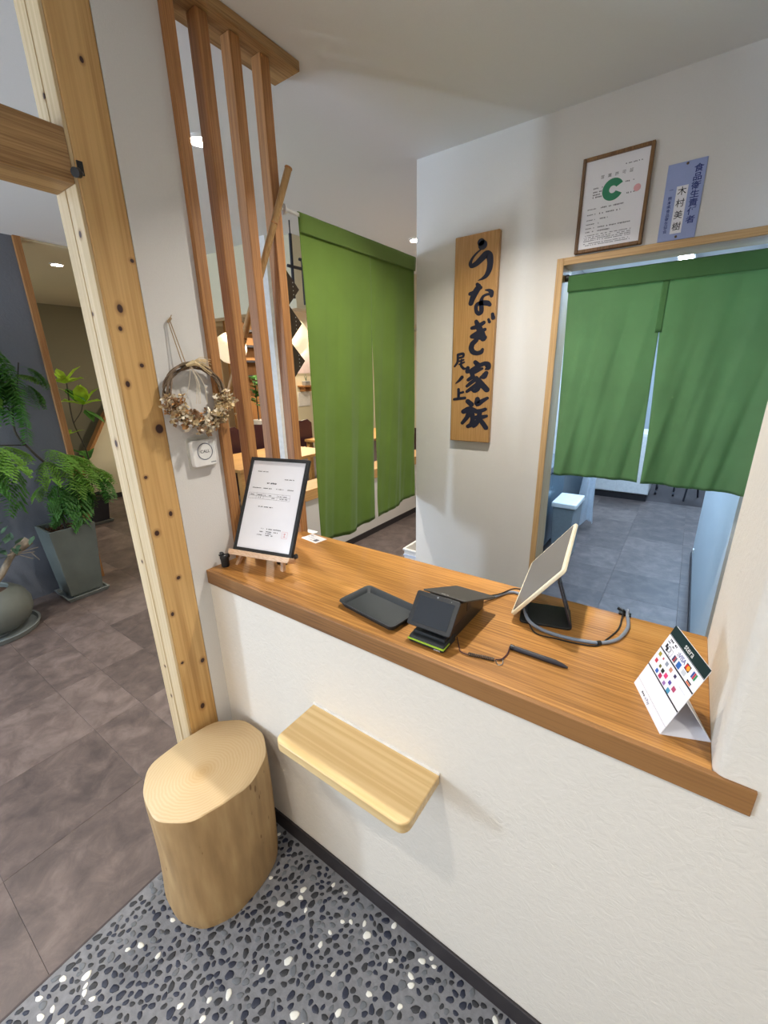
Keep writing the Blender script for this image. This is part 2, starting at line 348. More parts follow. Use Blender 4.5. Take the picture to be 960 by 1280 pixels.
# --- floors
fl = struct('floor', MB().box(FX0, W, FY0, 0.72, -0.06, -0.004).box(FX0, FX1, 0.72, FY1, -0.06, -0.004), M['grout'], 'dark brown stone-look tiled floor running through the left room, corridor and kitchen', 'floor', origin=(0, 0, 0))
ts = 0.467; tm = {}
def tile_mesh(x0, x1, y0, y1):
    key = (round(x1 - x0, 3), round(y1 - y0, 3))
    if key not in tm:
        a, b = (x1 - x0) / 2 - 0.0004, (y1 - y0) / 2 - 0.0004; e = 0.0006
        mb = MB().hexa([(-a, -b, -0.004), (a, -b, -0.004), (a, b, -0.004), (-a, b, -0.004)], [(-a, -b, -e), (a, -b, -e), (a, b, -e), (-a, b, -e)])
        mb.add([(-a, -b, -e), (a, -b, -e), (a, b, -e), (-a, b, -e), (-a + e, -b + e, 0), (a - e, -b + e, 0), (a - e, b - e, 0), (-a + e, b - e, 0)], [(4, 5, 6, 7), (0, 1, 5, 4), (1, 2, 6, 5), (2, 3, 7, 6), (3, 0, 4, 7)])
        me = bpy.data.meshes.new('floor_tile'); me.from_pydata([tuple(q) for q in mb.v], [], mb.f); me.materials.append(M['tile']); tm[key] = me
    return tm[key]
def tiles(X0, X1, Y0, Y1, ox=-1.655, oy=0.5):
    i0, i1 = math.floor((X0 - ox) / ts), math.ceil((X1 - ox) / ts); j0, j1 = math.floor((Y0 - oy) / ts), math.ceil((Y1 - oy) / ts)
    for i in range(i0, i1):
        for j in range(j0, j1):
            a, b = max(X0, ox + i * ts), min(X1, ox + (i + 1) * ts); c, d = max(Y0, oy + j * ts), min(Y1, oy + (j + 1) * ts)
            if b - a < 0.02 or d - c < 0.02: continue
            o = bpy.data.objects.new('floor_tile', tile_mesh(a, b, c, d)); COL.objects.link(o); o.parent = fl
            o.location = ((a + b) / 2, (c + d) / 2, 0)
tiles(-3.97, W, -0.35, 0.72); tiles(-3.97, W - 0.12, 0.72, 2.2); tiles(-7.0, -3.97, 1.2, 3.4); tiles(-2.6, W - 0.01, 2.2, 5.2)
tiles(W + 0.13, 1.0, YS + 0.12, 6.2, ox=-0.31, oy=0.5)
f2 = struct('floor.001', MB().box(W, FX1, FY0, 0.72, -0.06, 0.0), M['cement'], 'grey exposed-aggregate entrance floor set with small dark and white pebbles', 'floor', origin=(0, 0, 0))
# the strip where the tile floor ends beside the pebbles
struct('trim_1', MB().box(W - 0.004, W + 0.002, FY0, 0.70, -0.01, 0.0012), M['grout'], 'thin edge strip between brown tiles and pebbled floor', 'floor edge', origin=(W, 0, 0))
# --- ceiling
struct('ceiling', MB().box(FX0, FX1, FY0, FY1, CEIL, CEIL + 0.1), M['ceil'], 'plain white papered ceiling over the counter and the rooms beyond', 'ceiling')
# --- walls
struct('wall_counter', MB().box(W, XR, YF, 0.80, 0.0, 0.964), M['front'], 'low cream plaster wall carrying the wooden counter', origin=(0, 0.7, 0))
b = MB().box(XR, 2.3, YF, 1.14, 0.0, 0.964)
b.prism([(XR + 0.016 - 0.016 * math.cos(R(a)), YF + 0.016 - 0.016 * math.sin(R(a))) for a in range(0, 91, 10)] + [(2.3, YF), (2.3, 1.14), (XR + 0.01, 1.14), (XR, 1.13)], 0.964, CEIL)
struct('wall_right', b, M['front'], 'cream embossed plaster wall block at the right end of the counter', smooth=True, angle=25, origin=(XR, 0.7, 0))
struct('wall_left', MB().box(W - 0.10, W, 0.651, 0.819, 0.0, CEIL), M['wall'], 'narrow white wall between the knotty post and the lattice', origin=(W, 0.65, 0))
struct('wall_left.001', MB().box(W - 0.10, W, 0.819, 1.235, 0.0, 0.975), M['wall'], 'low white wall under the lattice at the left end of the counter', origin=(W, 0.82, 0))
dx0, dx1, dz = -0.523, 0.262, 2.032
struct('wall_back', MB().box(W, dx0 - 0.028, YS, YS + 0.12, 0, CEIL).box(dx0 - 0.028, dx1 + 0.028, YS, YS + 0.12, dz + 0.028, CEIL).box(dx1 + 0.028, 2.3, YS, YS + 0.12, 0, CEIL), M['wall'], 'white papered wall behind the counter carrying the sign and the certificate', origin=(0, YS, 0))
struct('trim_2', MB().box(dx0 - 0.028, dx0, YS - 0.012, YS + 0.132, 0, dz + 0.028).box(dx1, dx1 + 0.028, YS - 0.012, YS + 0.132, 0, dz + 0.028), M['doorwood'], 'pale wooden side jambs of the kitchen doorway', 'door frame', bevel=0.002, origin=(0, YS, 0))
struct('trim_3', MB().box(dx0 - 0.0, dx1 + 0.0, YS - 0.012, YS + 0.132, dz, dz + 0.028), M['doorwoodx'], 'pale wooden head of the kitchen doorway', 'door frame', bevel=0.002, origin=(0, YS, dz))
struct('wall_corridor', MB().box(W, W + 0.12, YS + 0.12, FY1, 0, CEIL), M['wall'], 'white wall dividing the corridor from the kitchen', origin=(W, YS, 0))
struct('wall_entrance.001', MB().box(2.3, 2.4, -2.6, 9.2, 0, CEIL), M['wall'], 'white right-hand outer wall', origin=(2.3, 0, 0))
struct('wall_entrance.002', MB().box(FX0, FX1, -2.7, -2.6, 0, CEIL), M['wall'], 'white outer wall behind the viewer', origin=(0, -2.6, 0))
struct('wall_far', MB().box(FX0, FX1, FY1, FY1 + 0.1, 0, CEIL), M['creamwall'], 'far cream wall at the very back of the building', origin=(0, FY1, 0))
struct('wall_far.001', MB().box(FX0 - 0.1, FX0, FY0, FY1, 0, CEIL), M['creamwall'], 'far cream wall of the dining room', origin=(FX0, 0, 0))
# baseboards
struct('baseboard_counter', MB().box(W, 1.6, YF - 0.008, YF, 0, 0.068), M['base'], 'dark baseboard along the foot of the counter wall', 'baseboard', bevel=0.002, origin=(0, YF, 0))
struct('baseboard_back', MB().box(W, dx0 - 0.03, YS - 0.008, YS, 0, 0.06), M['base'], 'dark baseboard behind the counter', 'baseboard', origin=(0, YS, 0))
# left room: slate wall with orange wood end, olive wall, cream ceiling panel
struct('wall_slate', MB().box(-4.07, -3.97, FY0, 1.262, 0, CEIL), M['bluewall'], 'dark slate blue wall behind the potted plants', origin=(-3.97, 0, 0))
struct('trim_4', MB().box(-4.09, -3.945, 1.262, 1.305, 0, CEIL), M['trimwood'], 'orange cedar end post of the slate blue wall', 'post', bevel=0.003, origin=(-3.97, 1.28, 0))
struct('ceiling.001', MB().box(-6.9, -3.99, 1.31, 3.6, CEIL - 0.012, CEIL), M['creamwall'], 'cream papered ceiling of the lounge beyond the slate wall', 'ceiling', origin=(-5, 2, CEIL))
struct('wall_olive', MB().box(-7.0, -6.9, -0.5, 4.2, 0, CEIL), M['olive'], 'olive brown wall at the far end of the lounge', origin=(-6.9, 2, 0))
arc = [(2.12, 0.06), (2.17, 0.25), (2.25, 0.46), (2.37, 0.68), (2.545, 0.95), (2.67, 1.155), (2.9, 1.42), (3.3, 1.72), (3.9, 1.95), (4.2, 2.0)]
mb = MB(); n = len(arc)
poly = arc + [(4.2, 0.0), (2.12, 0.0)]
mb.add([(-6.60, y, z) for y, z in poly] + [(-6.66, y, z) for y, z in poly], [tuple(range(len(poly))), tuple(range(2 * len(poly) - 1, len(poly) - 1, -1))] + [(i, (i + 1) % len(poly), len(poly) + (i + 1) % len(poly), len(poly) + i) for i in range(len(poly))])
pp = thing('curved_partition', 'white curved partition with an orange wood rim in front of the olive wall', 'partition', (-6.63, 3.1, 0))
build('panel', mb, M['creamwall'], pp)
mb = MB()
for i in range(n - 1):
    (y0, z0), (y1, z1) = arc[i], arc[i + 1]; l = math.hypot(y1 - y0, z1 - z0); ny, nz = -(z1 - z0) / l * 0.035, (y1 - y0) / l * 0.035
    mb.hexa([(-6.57, y0, z0), (-6.57, y1, z1), (-6.57, y1 + ny, z1 + nz), (-6.57, y0 + ny, z0 + nz)], [(-6.69, y0, z0), (-6.69, y1, z1), (-6.69, y1 + ny, z1 + nz), (-6.69, y0 + ny, z0 + nz)])
build('wood_rim', mb, M['trimwood'], pp); build('plinth', MB().box(-6.592, -6.60, 2.14, 4.2, 0, 0.07), M['base'], pp)
# corridor partition with ledge
ph = thing('low_partition', 'low white partition with a pale wood ledge and dark baseboard along the corridor', 'partition', (-2.62, 4.0, 0))
build('panel', MB().box(-2.66, -2.565, 2.38, 8.0, 0, 0.60), M['wall'], ph)
build('baseboard', MB().box(-2.565, -2.557, 2.38, 8.0, 0, 0.06), M['base'], ph)
build('ledge', MB().box(-2.80, -2.545, 2.36, 8.0, 0.60, 0.695), M['tabletop'], ph, bevel=0.004)
struct('trim_5', MB().box(-2.74, -2.66, 2.34, 2.44, 0, CEIL), M['whitep'], 'slim white corner post of the dining room partition', 'post', origin=(-2.7, 2.4, 0))
struct('wall_soffit', MB().box(-2.62, -2.49, 2.44, 8.0, 2.10, CEIL).box(-5.2, -2.74, 2.38, 2.5, 2.10, CEIL), M['creamwall'], 'cream bulkhead hanging above the dining room partition', 'bulkhead', origin=(-2.5, 3, 2.1))

# --- pebbles in the entrance floor
pm = []
for k in range(5):
    bm = bmesh.new(); bmesh.ops.create_icosphere(bm, subdivisions=2, radius=1.0)
    e = 0.62 + 0.08 * (k % 3); ph_ = k * 1.7
    for v_ in bm.verts:
        a = math.atan2(v_.co.y, v_.co.x); r_ = 1 + 0.09 * math.sin(3 * a + ph_) + 0.05 * math.sin(5 * a + 2 * ph_)
        v_.co.x *= r_; v_.co.y *= e * r_; v_.co.z *= 0.12
    bmesh.ops.delete(bm, geom=[v_ for v_ in bm.verts if v_.co.z < -0.07], context='VERTS')
    for f_ in bm.faces: f_.smooth = True
    pm.append(bm)
pmesh = {}
for k in range(5):
    for mk in ('pb1', 'pb2', 'pb3', 'pb4'):
        me = bpy.data.meshes.new('pebble'); pm[k].to_mesh(me); me.materials.append(M[mk]); pmesh[(k, mk)] = me
rnd = random.Random(3); cells = {}; peb = []
def ok_p(x, y, r_):
    gx, gy = int(x / 0.03), int(y / 0.03)
    for i in (-1, 0, 1):
        for j in (-1, 0, 1):
            for (a, b_, c_) in cells.get((gx + i, gy + j), []):
                if (a - x) ** 2 + (b_ - y) ** 2 < (r_ + c_ + 0.0025) ** 2: return False
    return True
tries = 0
while tries < 60000:
    tries += 1
    x = rnd.uniform(W + 0.008, 0.75); y = rnd.uniform(-0.80, YF - 0.016)

    r_ = rnd.choice([0.0065, 0.0075, 0.0085, 0.0095, 0.011])
    if x - r_ < W + 0.004: continue
    if ok_p(x, y, r_ * 0.92):
        cells.setdefault((int(x / 0.03), int(y / 0.03)), []).append((x, y, r_ * 0.92)); peb.append((x, y, r_))
cv = lambda q: (Vector((q[0], q[1], -1.62)).dot(_r) / Vector((q[0], q[1], -1.62)).dot(_f), Vector((q[0], q[1], -1.62)).dot(_u) / Vector((q[0], q[1], -1.62)).dot(_f))
inview = [q for q in peb if abs(cv(q)[0]) * 527.9 < 486 and -cv(q)[1] * 527.9 < 648]
stump_c = (-1.06, 0.50)
shown = [q for q in inview if not (math.hypot((q[0] - stump_c[0]) / 0.16, (q[1] - stump_c[1]) / 0.18) < 1)]
shown.sort(key=lambda q: q[0] ** 2 + q[1] ** 2)
mats_p = ['pb1'] * 36 + ['pb2'] * 36 + ['pb3'] * 8 + ['pb4'] * 20
single = set(shown[:295]); stuff = MB()
for q in peb:
    x, y, r_ = q; k = rnd.randrange(5); mk = rnd.choice(mats_p); a = rnd.gauss(0.9, 0.7)
    if q in single:
        o = bpy.data.objects.new('pebble', pmesh[(k, mk)]); COL.objects.link(o); o.parent = f2
        o.location = (x, y, 0.0004); o.rotation_euler = (0, 0, a); o.scale = (r_ * 1.2,) * 2 + (r_,)
    else:
        stuff.s_ = getattr(stuff, 's_', {}); L = stuff.s_.setdefault(mk, MB())
        mtx = Matrix.Translation((x, y, 0.0004)) @ Matrix.Rotation(a, 4, 'Z') @ Matrix.Diagonal((r_ * 1.2, r_ * 1.2, r_, 1))
        me = pmesh[(k, mk)]; L.m = mtx; L.add([v_.co.copy() for v_ in me.vertices], [tuple(p_.vertices) for p_ in me.polygons]); L.m = None
allp = MB(); slots = []
me = bpy.data.meshes.new('pebbles'); vv = []; ff = []; mi = []
for si, mk in enumerate(('pb1', 'pb2', 'pb3', 'pb4')):
    L = stuff.s_.get(mk)
    if L:
        o_ = len(vv); vv += L.v; ff += [tuple(i + o_ for i in f_) for f_ in L.f]; mi += [si] * len(L.f)
    me.materials.append(M[mk])
me.from_pydata(vv, [], ff); me.polygons.foreach_set('material_index', mi); me.shade_smooth()
o = bpy.data.objects.new('pebbles', me); COL.objects.link(o); o.parent = f2; o['kind'] = 'stuff'

# ================================================================== POST, HEADER, LATTICE
tp = thing('timber_post', 'tall knotty pine post between the left opening and the narrow white wall', 'post', (-1.295, 0.6, 0))
mb = MB().box(-1.352, W + 0.001, 0.551, 0.651, 0, CEIL)
o = build('post_body', mb, M['knotty'], tp, bevel=0.004)
# world-space knot coordinates: keep the mesh origin at the world origin
for v_ in o.data.vertices: v_.co += Vector((-1.295, 0.6, 0))
o.location = (1.295, -0.6, 0)
o = build('jamb_face', MB().box(-1.352, -1.300, 0.543, 0.551, 0, CEIL).box(-1.296, W - 0.001, 0.543, 0.551, 0, CEIL), M['jamb'], tp, bevel=0.0015, label='pale jamb face with a sliding-door groove')
for v_ in o.data.vertices: v_.co += Vector((-1.295, 0.6, 0))
o.location = (1.295, -0.6, 0)
hd = build('timber_header', MB().box(-1.343, W, -0.9, 0.543, 2.051, 2.158), M['beamy'], bevel=0.003, origin=(-1.29, 0, 2.05))
tag(hd, 'horizontal cedar header beam joined to the knotty post at the left', 'beam')
hk = thing('door_stopper', 'small black door hook screwed to the knotty post under the header', 'hook', (W, 0.556, 2.08))
build('plate', MB().box(W, W + 0.004, 0.553, 0.566, 2.072, 2.100), M['black'], hk, bevel=0.001)
build('roller', MB().tube([(W + 0.004, 0.559, 2.076), (W + 0.016, 0.553, 2.070), (W + 0.020, 0.545, 2.069)], [0.004, 0.004, 0.009], 12).tube([(W + 0.018, 0.546, 2.069), (W + 0.024, 0.536, 2.066)], 0.010, 14), M['black'], hk, smooth=True)
lt = thing('lattice_screen', 'cedar lattice screen of upright slats hung from a ceiling board at the counter end', 'screen', (-1.25, 1.0, CT))
build('ceiling_board', MB().box(-1.315, -1.196, 0.70, 1.266, 2.547, CEIL - 0.0005), M['beamy'], lt, bevel=0.003)
build('side_strip', MB().box(-1.262, -1.222, 0.8195, 0.852, 0.976, 2.547), M['strip'], lt, bevel=0.002)
for y in (0.917, 1.020, 1.128):
    build('slat', MB().box(-1.268, -1.224, y, y + 0.036, 0.976, 2.547), M['strip'], lt, bevel=0.003)

# ================================================================== COUNTER
ct = thing('counter_top', 'long varnished oak counter top with a thick front edge on the low wall', 'counter', (-0.55, 0.9, 0.965))
build('board', MB().prism([(W, 0.712), (XR, 0.712), (XR, 1.142), (W, 1.142)], 0.964, CT), M['oak'], ct, bevel=0.0015)
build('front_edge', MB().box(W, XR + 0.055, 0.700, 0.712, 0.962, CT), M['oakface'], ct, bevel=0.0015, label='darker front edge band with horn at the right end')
# ------------------------------------------------------------------ small wall bench
bn = thing('wall_shelf', 'small rounded pine bag shelf fixed to the counter wall above the stump', 'shelf', (-0.565, 0.63, 0.66))
def rrect(x0, x1, y0, y1, r_, corners=(1, 1, 1, 1), n=6):
    out = []
    for ci, (cx, cy, a0) in enumerate([(x0, y0, 180), (x1, y0, 270), (x1, y1, 0), (x0, y1, 90)]):
        if not corners[ci]: out.append((cx, cy)); continue
        sx = cx + r_ if cx == x0 else cx - r_; sy = cy + r_ if cy == y0 else cy - r_
        for k in range(n + 1):
            a = R(a0 + 90 * k / n); out.append((sx + r_ * math.cos(a), sy + r_ * math.sin(a)))
    return out
build('board', MB().prism(rrect(-0.776, -0.354, 0.548, 0.7055, 0.026, (1, 1, 0, 0)), 0.660, 0.690), M['bench'], bn, bevel=0.003)
build('wall_batten', MB().box(-0.70, -0.43, 0.680, 0.7055, 0.640, 0.660), M['bench'], bn, bevel=0.002)
build('caulk_line', MB().box(-0.776, -0.354, 0.701, 0.7058, 0.690, 0.695), M['whitep'], bn)

# ================================================================== STUMP
top = [(-1.190, 0.640), (-1.123, 0.688), (-1.042, 0.688), (-0.989, 0.666), (-0.945, 0.63), (-0.912, 0.575), (-0.903, 0.52), (-0.912, 0.479), (-0.924, 0.421), (-0.94, 0.377), (-0.974, 0.345), (-1.021, 0.321), (-1.069, 0.318), (-1.122, 0.327), (-1.173, 0.35), (-1.215, 0.389), (-1.230, 0.441), (-1.232, 0.506), (-1.225, 0.56), (-1.212, 0.605)]
bot = [(-1.170, 0.62), (-1.11, 0.665), (-1.04, 0.675), (-0.985, 0.66), (-0.945, 0.63), (-0.920, 0.575), (-0.912, 0.52), (-0.908, 0.470), (-0.915, 0.425), (-0.935, 0.385), (-0.965, 0.350), (-1.005, 0.325), (-1.05, 0.312), (-1.10, 0.313), (-1.145, 0.325), (-1.175, 0.36), (-1.20, 0.41), (-1.205, 0.47), (-1.20, 0.53), (-1.19, 0.58)]
def loop(P, N, rz=0):
    # closed Catmull-Rom resample
    out = []; n = len(P)
    for k in range(N):
        t = k / N * n; i = int(t); f_ = t - i
        p0, p1, p2, p3 = [P[(i + d) % n] for d in (-1, 0, 1, 2)]
        out.append(tuple(0.5 * (2 * p1[c] + (p2[c] - p0[c]) * f_ + (2 * p0[c] - 5 * p1[c] + 4 * p2[c] - p3[c]) * f_ ** 2 + (3 * p1[c] - p0[c] - 3 * p2[c] + p3[c]) * f_ ** 3) for c in (0, 1)))
    return out
N = 80; T, Bt = loop(top, N), loop(bot, N); H = 0.45; sb = MB(); rows = 22
vv = []
for j in range(rows + 1):
    f_ = j / rows
    for k in range(N):
        x = Bt[k][0] * (1 - f_) + T[k][0] * f_; y = Bt[k][1] * (1 - f_) + T[k][1] * f_
        cx, cy = -1.06, 0.50; a = math.atan2(y - cy, x - cx)
        s_ = 1 + 0.010 * math.sin(a * 5 + f_ * 2.2) + 0.006 * math.sin(a * 11 + f_ * 5) - 0.030 * math.sin(math.pi * f_) * (0.4 + 0.6 * math.cos(a + 2.2)) + (0.03 * max(0, 1 - abs(f_ - 0.45) / 0.22) if -0.5 < a < 0.9 else 0) * math.sin((a + 0.5) / 1.4 * math.pi) * (1 if -0.5 < a < 0.9 else 0)
        if f_ < 0.06: s_ *= 0.975 + 0.025 * (f_ / 0.06)
        if f_ > 0.97: s_ *= 1 - 0.010 * ((f_ - 0.97) / 0.03)
        vv.append((cx + (x - cx) * s_, min(cy + (y - cy) * s_, 0.695), H * f_))
sb.add(vv, [(j * N + k, j * N + (k + 1) % N, (j + 1) * N + (k + 1) % N, (j + 1) * N + k) for j in range(rows) for k in range(N)] + [tuple(range(N - 1, -1, -1))])
st = thing('stump_stool', 'peeled tree stump stool standing on the floor in the corner by the post', 'stool', (-1.06, 0.50, 0))
def stump_mats():
    t = NT('stump_side'); co = t.coords((1, 1, 0.16), rnd=False)
    n1 = t.n('ShaderNodeTexNoise'); n1.inputs['Scale'].default_value = 26; n1.inputs['Detail'].default_value = 5; t.l(co, n1.inputs[0])
    c1 = t.ramp(n1.outputs[0], [(0.28, lin('9c7c52')), (0.5, lin('b08e60')), (0.72, lin('c2a272'))])
    co2 = t.coords((1, 1, 0.35), rnd=False)
    v1 = t.n('ShaderNodeTexVoronoi'); v1.inputs['Scale'].default_value = 42; t.l(co2, v1.inputs[0])
    n2 = t.n('ShaderNodeTexNoise'); n2.inputs['Scale'].default_value = 9; t.l(co2, n2.inputs[0])
    ad = t.n('ShaderNodeMath', operation='ADD'); t.l(v1.outputs[0], ad.inputs[0]); m_ = t.n('ShaderNodeMath', operation='MULTIPLY'); m_.inputs[1].default_value = 0.9; t.l(n2.outputs[0], m_.inputs[0]); t.l(m_.outputs[0], ad.inputs[1])
    mk = t.n('ShaderNodeMapRange'); mk.inputs[1].default_value = 0.42; mk.inputs[2].default_value = 0.52; mk.inputs[3].default_value = 0.8; mk.inputs[4].default_value = 0; t.l(ad.outputs[0], mk.inputs[0])
    t.l(t.mix(mk.outputs[0], c1, lin('6f4a20')), t.b.inputs['Base Color']); t.b.inputs['Roughness'].default_value = 0.6; t.bump(n1.outputs[0], 0.4, 0.004)
    s_ = t.mat
    t = NT('stump_top'); tc = t.n('ShaderNodeTexCoord'); mp = t.n('ShaderNodeMapping'); mp.inputs['Location'].default_value = (0.0, 0.02, 0); mp.inputs['Scale'].default_value = (1.1, 0.95, 0.01); t.l(tc.outputs['Object'], mp.inputs[0])
    wv = t.n('ShaderNodeTexWave'); wv.wave_type = 'RINGS'; wv.rings_direction = 'SPHERICAL'; wv.inputs['Scale'].default_value = 34; wv.inputs['Distortion'].default_value = 3.5; wv.inputs['Detail'].default_value = 3; wv.inputs['Detail Scale'].default_value = 1.2; t.l(mp.outputs[0], wv.inputs[0])
    c1 = t.ramp(wv.outputs[0], [(0.0, lin('cfb185')), (0.6, lin('d3b78b')), (1.0, lin('d5bb90'))])
    ln = t.n('ShaderNodeVectorMath', operation='LENGTH'); t.l(mp.outputs[0], ln.inputs[0])
    mk = t.n('ShaderNodeMapRange'); mk.inputs[1].default_value = 0.0; mk.inputs[2].default_value = 0.05; mk.inputs[3].default_value = 0.55; mk.inputs[4].default_value = 0; t.l(ln.outputs['Value'], mk.inputs[0])
    t.l(t.mix(mk.outputs[0], c1, lin('b98d52')), t.b.inputs['Base Color']); t.b.inputs['Roughness'].default_value = 0.45
    return s_, t.mat
sm, stt = stump_mats()
build('trunk', sb, sm, st, smooth=True, angle=60)
tv = vv[rows * N:]
tb = MB(); inner = []
rim = [(-1.06 + (x + 1.06) * 0.985, 0.50 + (y - 0.50) * 0.985, H + 0.004) for x, y, z in tv]
tb.add(list(tv) + rim, [(k, (k + 1) % N, N + (k + 1) % N, N + k) for k in range(N)] + [tuple(range(N, 2 * N))])
build('cut_top', tb, stt, st, smooth=True, angle=60, label='smooth sawn top with growth rings')
# ================================================================== TEXT AND PRINT HELPERS
def frame_m(o, xdir, ydir):
    x = Vector(xdir).normalized(); y = Vector(ydir); y = (y - x * y.dot(x)).normalized(); z = x.cross(y)
    return Matrix(((x.x, y.x, z.x, o[0]), (x.y, y.y, z.y, o[1]), (x.z, y.z, z.z, o[2]), (0, 0, 0, 1)))
def text_mesh(body, size, mtx, off=0.0, align='CENTER', sx=1.0):
    cu = bpy.data.curves.new('lettering', 'FONT'); cu.body = body; cu.size = size; cu.align_x = align; cu.align_y = 'CENTER'; cu.offset = off; cu.fill_mode = 'FRONT'; cu.resolution_u = 3
    o = bpy.data.objects.new('lettering', cu); COL.objects.link(o)
    dg = bpy.context.evaluated_depsgraph_get(); me = bpy.data.meshes.new_from_object(o.evaluated_get(dg))
    mb = MB(); mb.m = mtx @ Matrix.Diagonal((sx, 1, 1, 1)); mb.add([v_.co.copy() for v_ in me.vertices], [tuple(p_.vertices) for p_ in me.polygons]); mb.m = None
    bpy.data.objects.remove(o); bpy.data.curves.remove(cu); bpy.data.meshes.remove(me)
    return mb
def merge(*mbs):
    out = MB()
    for m_ in mbs: out.add(m_.v, m_.f)
    return out
def vtext(chars, size, pitch, mtx, x, y0, off=0.0, sx=1.0):      # a column of characters, written downwards
    return merge(*[text_mesh(c, size, mtx @ Matrix.Translation((x, y0 - i * pitch, 0)), off, sx=sx) for i, c in enumerate(chars)])
def flat(mtx, rects, z=0.0002, mb=None):
    mb = mb or MB(); mb.m = mtx
    for (x0, x1, y0, y1) in rects: mb.add([(x0, y0, z), (x1, y0, z), (x1, y1, z), (x0, y1, z)], [(0, 1, 2, 3)])
    mb.m = None; return mb
def disc(mtx, cx, cy, r_, z=0.0002, n=24, r2=None, a0=0, a1=360):
    mb = MB(); mb.m = mtx; full = (a1 - a0) >= 360
    ks = [R(a0 + (a1 - a0) * k / n) for k in range(n + (0 if full else 1))]
    if r2 is None: mb.add([(cx + r_ * math.cos(a), cy + r_ * math.sin(a), z) for a in ks], [tuple(range(len(ks)))])
    else:
        m_ = len(ks); mb.add([(cx + r_ * math.cos(a), cy + r_ * math.sin(a), z) for a in ks] + [(cx + r2 * math.cos(a), cy + r2 * math.sin(a), z) for a in ks],
               [(k, (k + 1) % m_, m_ + (k + 1) % m_, m_ + k) for k in range(m_ if full else m_ - 1)])
    mb.m = None; return mb
def ticks(mtx, x0, x1, y, h, rnd_, z=0.0002, dens=0.75, mb=None):  # a line of print too small to read
    rr = []; x = x0
    while x < x1:
        wd = rnd_.uniform(0.5, 1.0) * h
        if rnd_.random() < dens: rr.append((x, min(x + wd, x1), y - h / 2 * rnd_.uniform(.6, 1), y + h / 2 * rnd_.uniform(.6, 1)))
        x += wd + h * 0.28
    return flat(mtx, rr, z, mb)

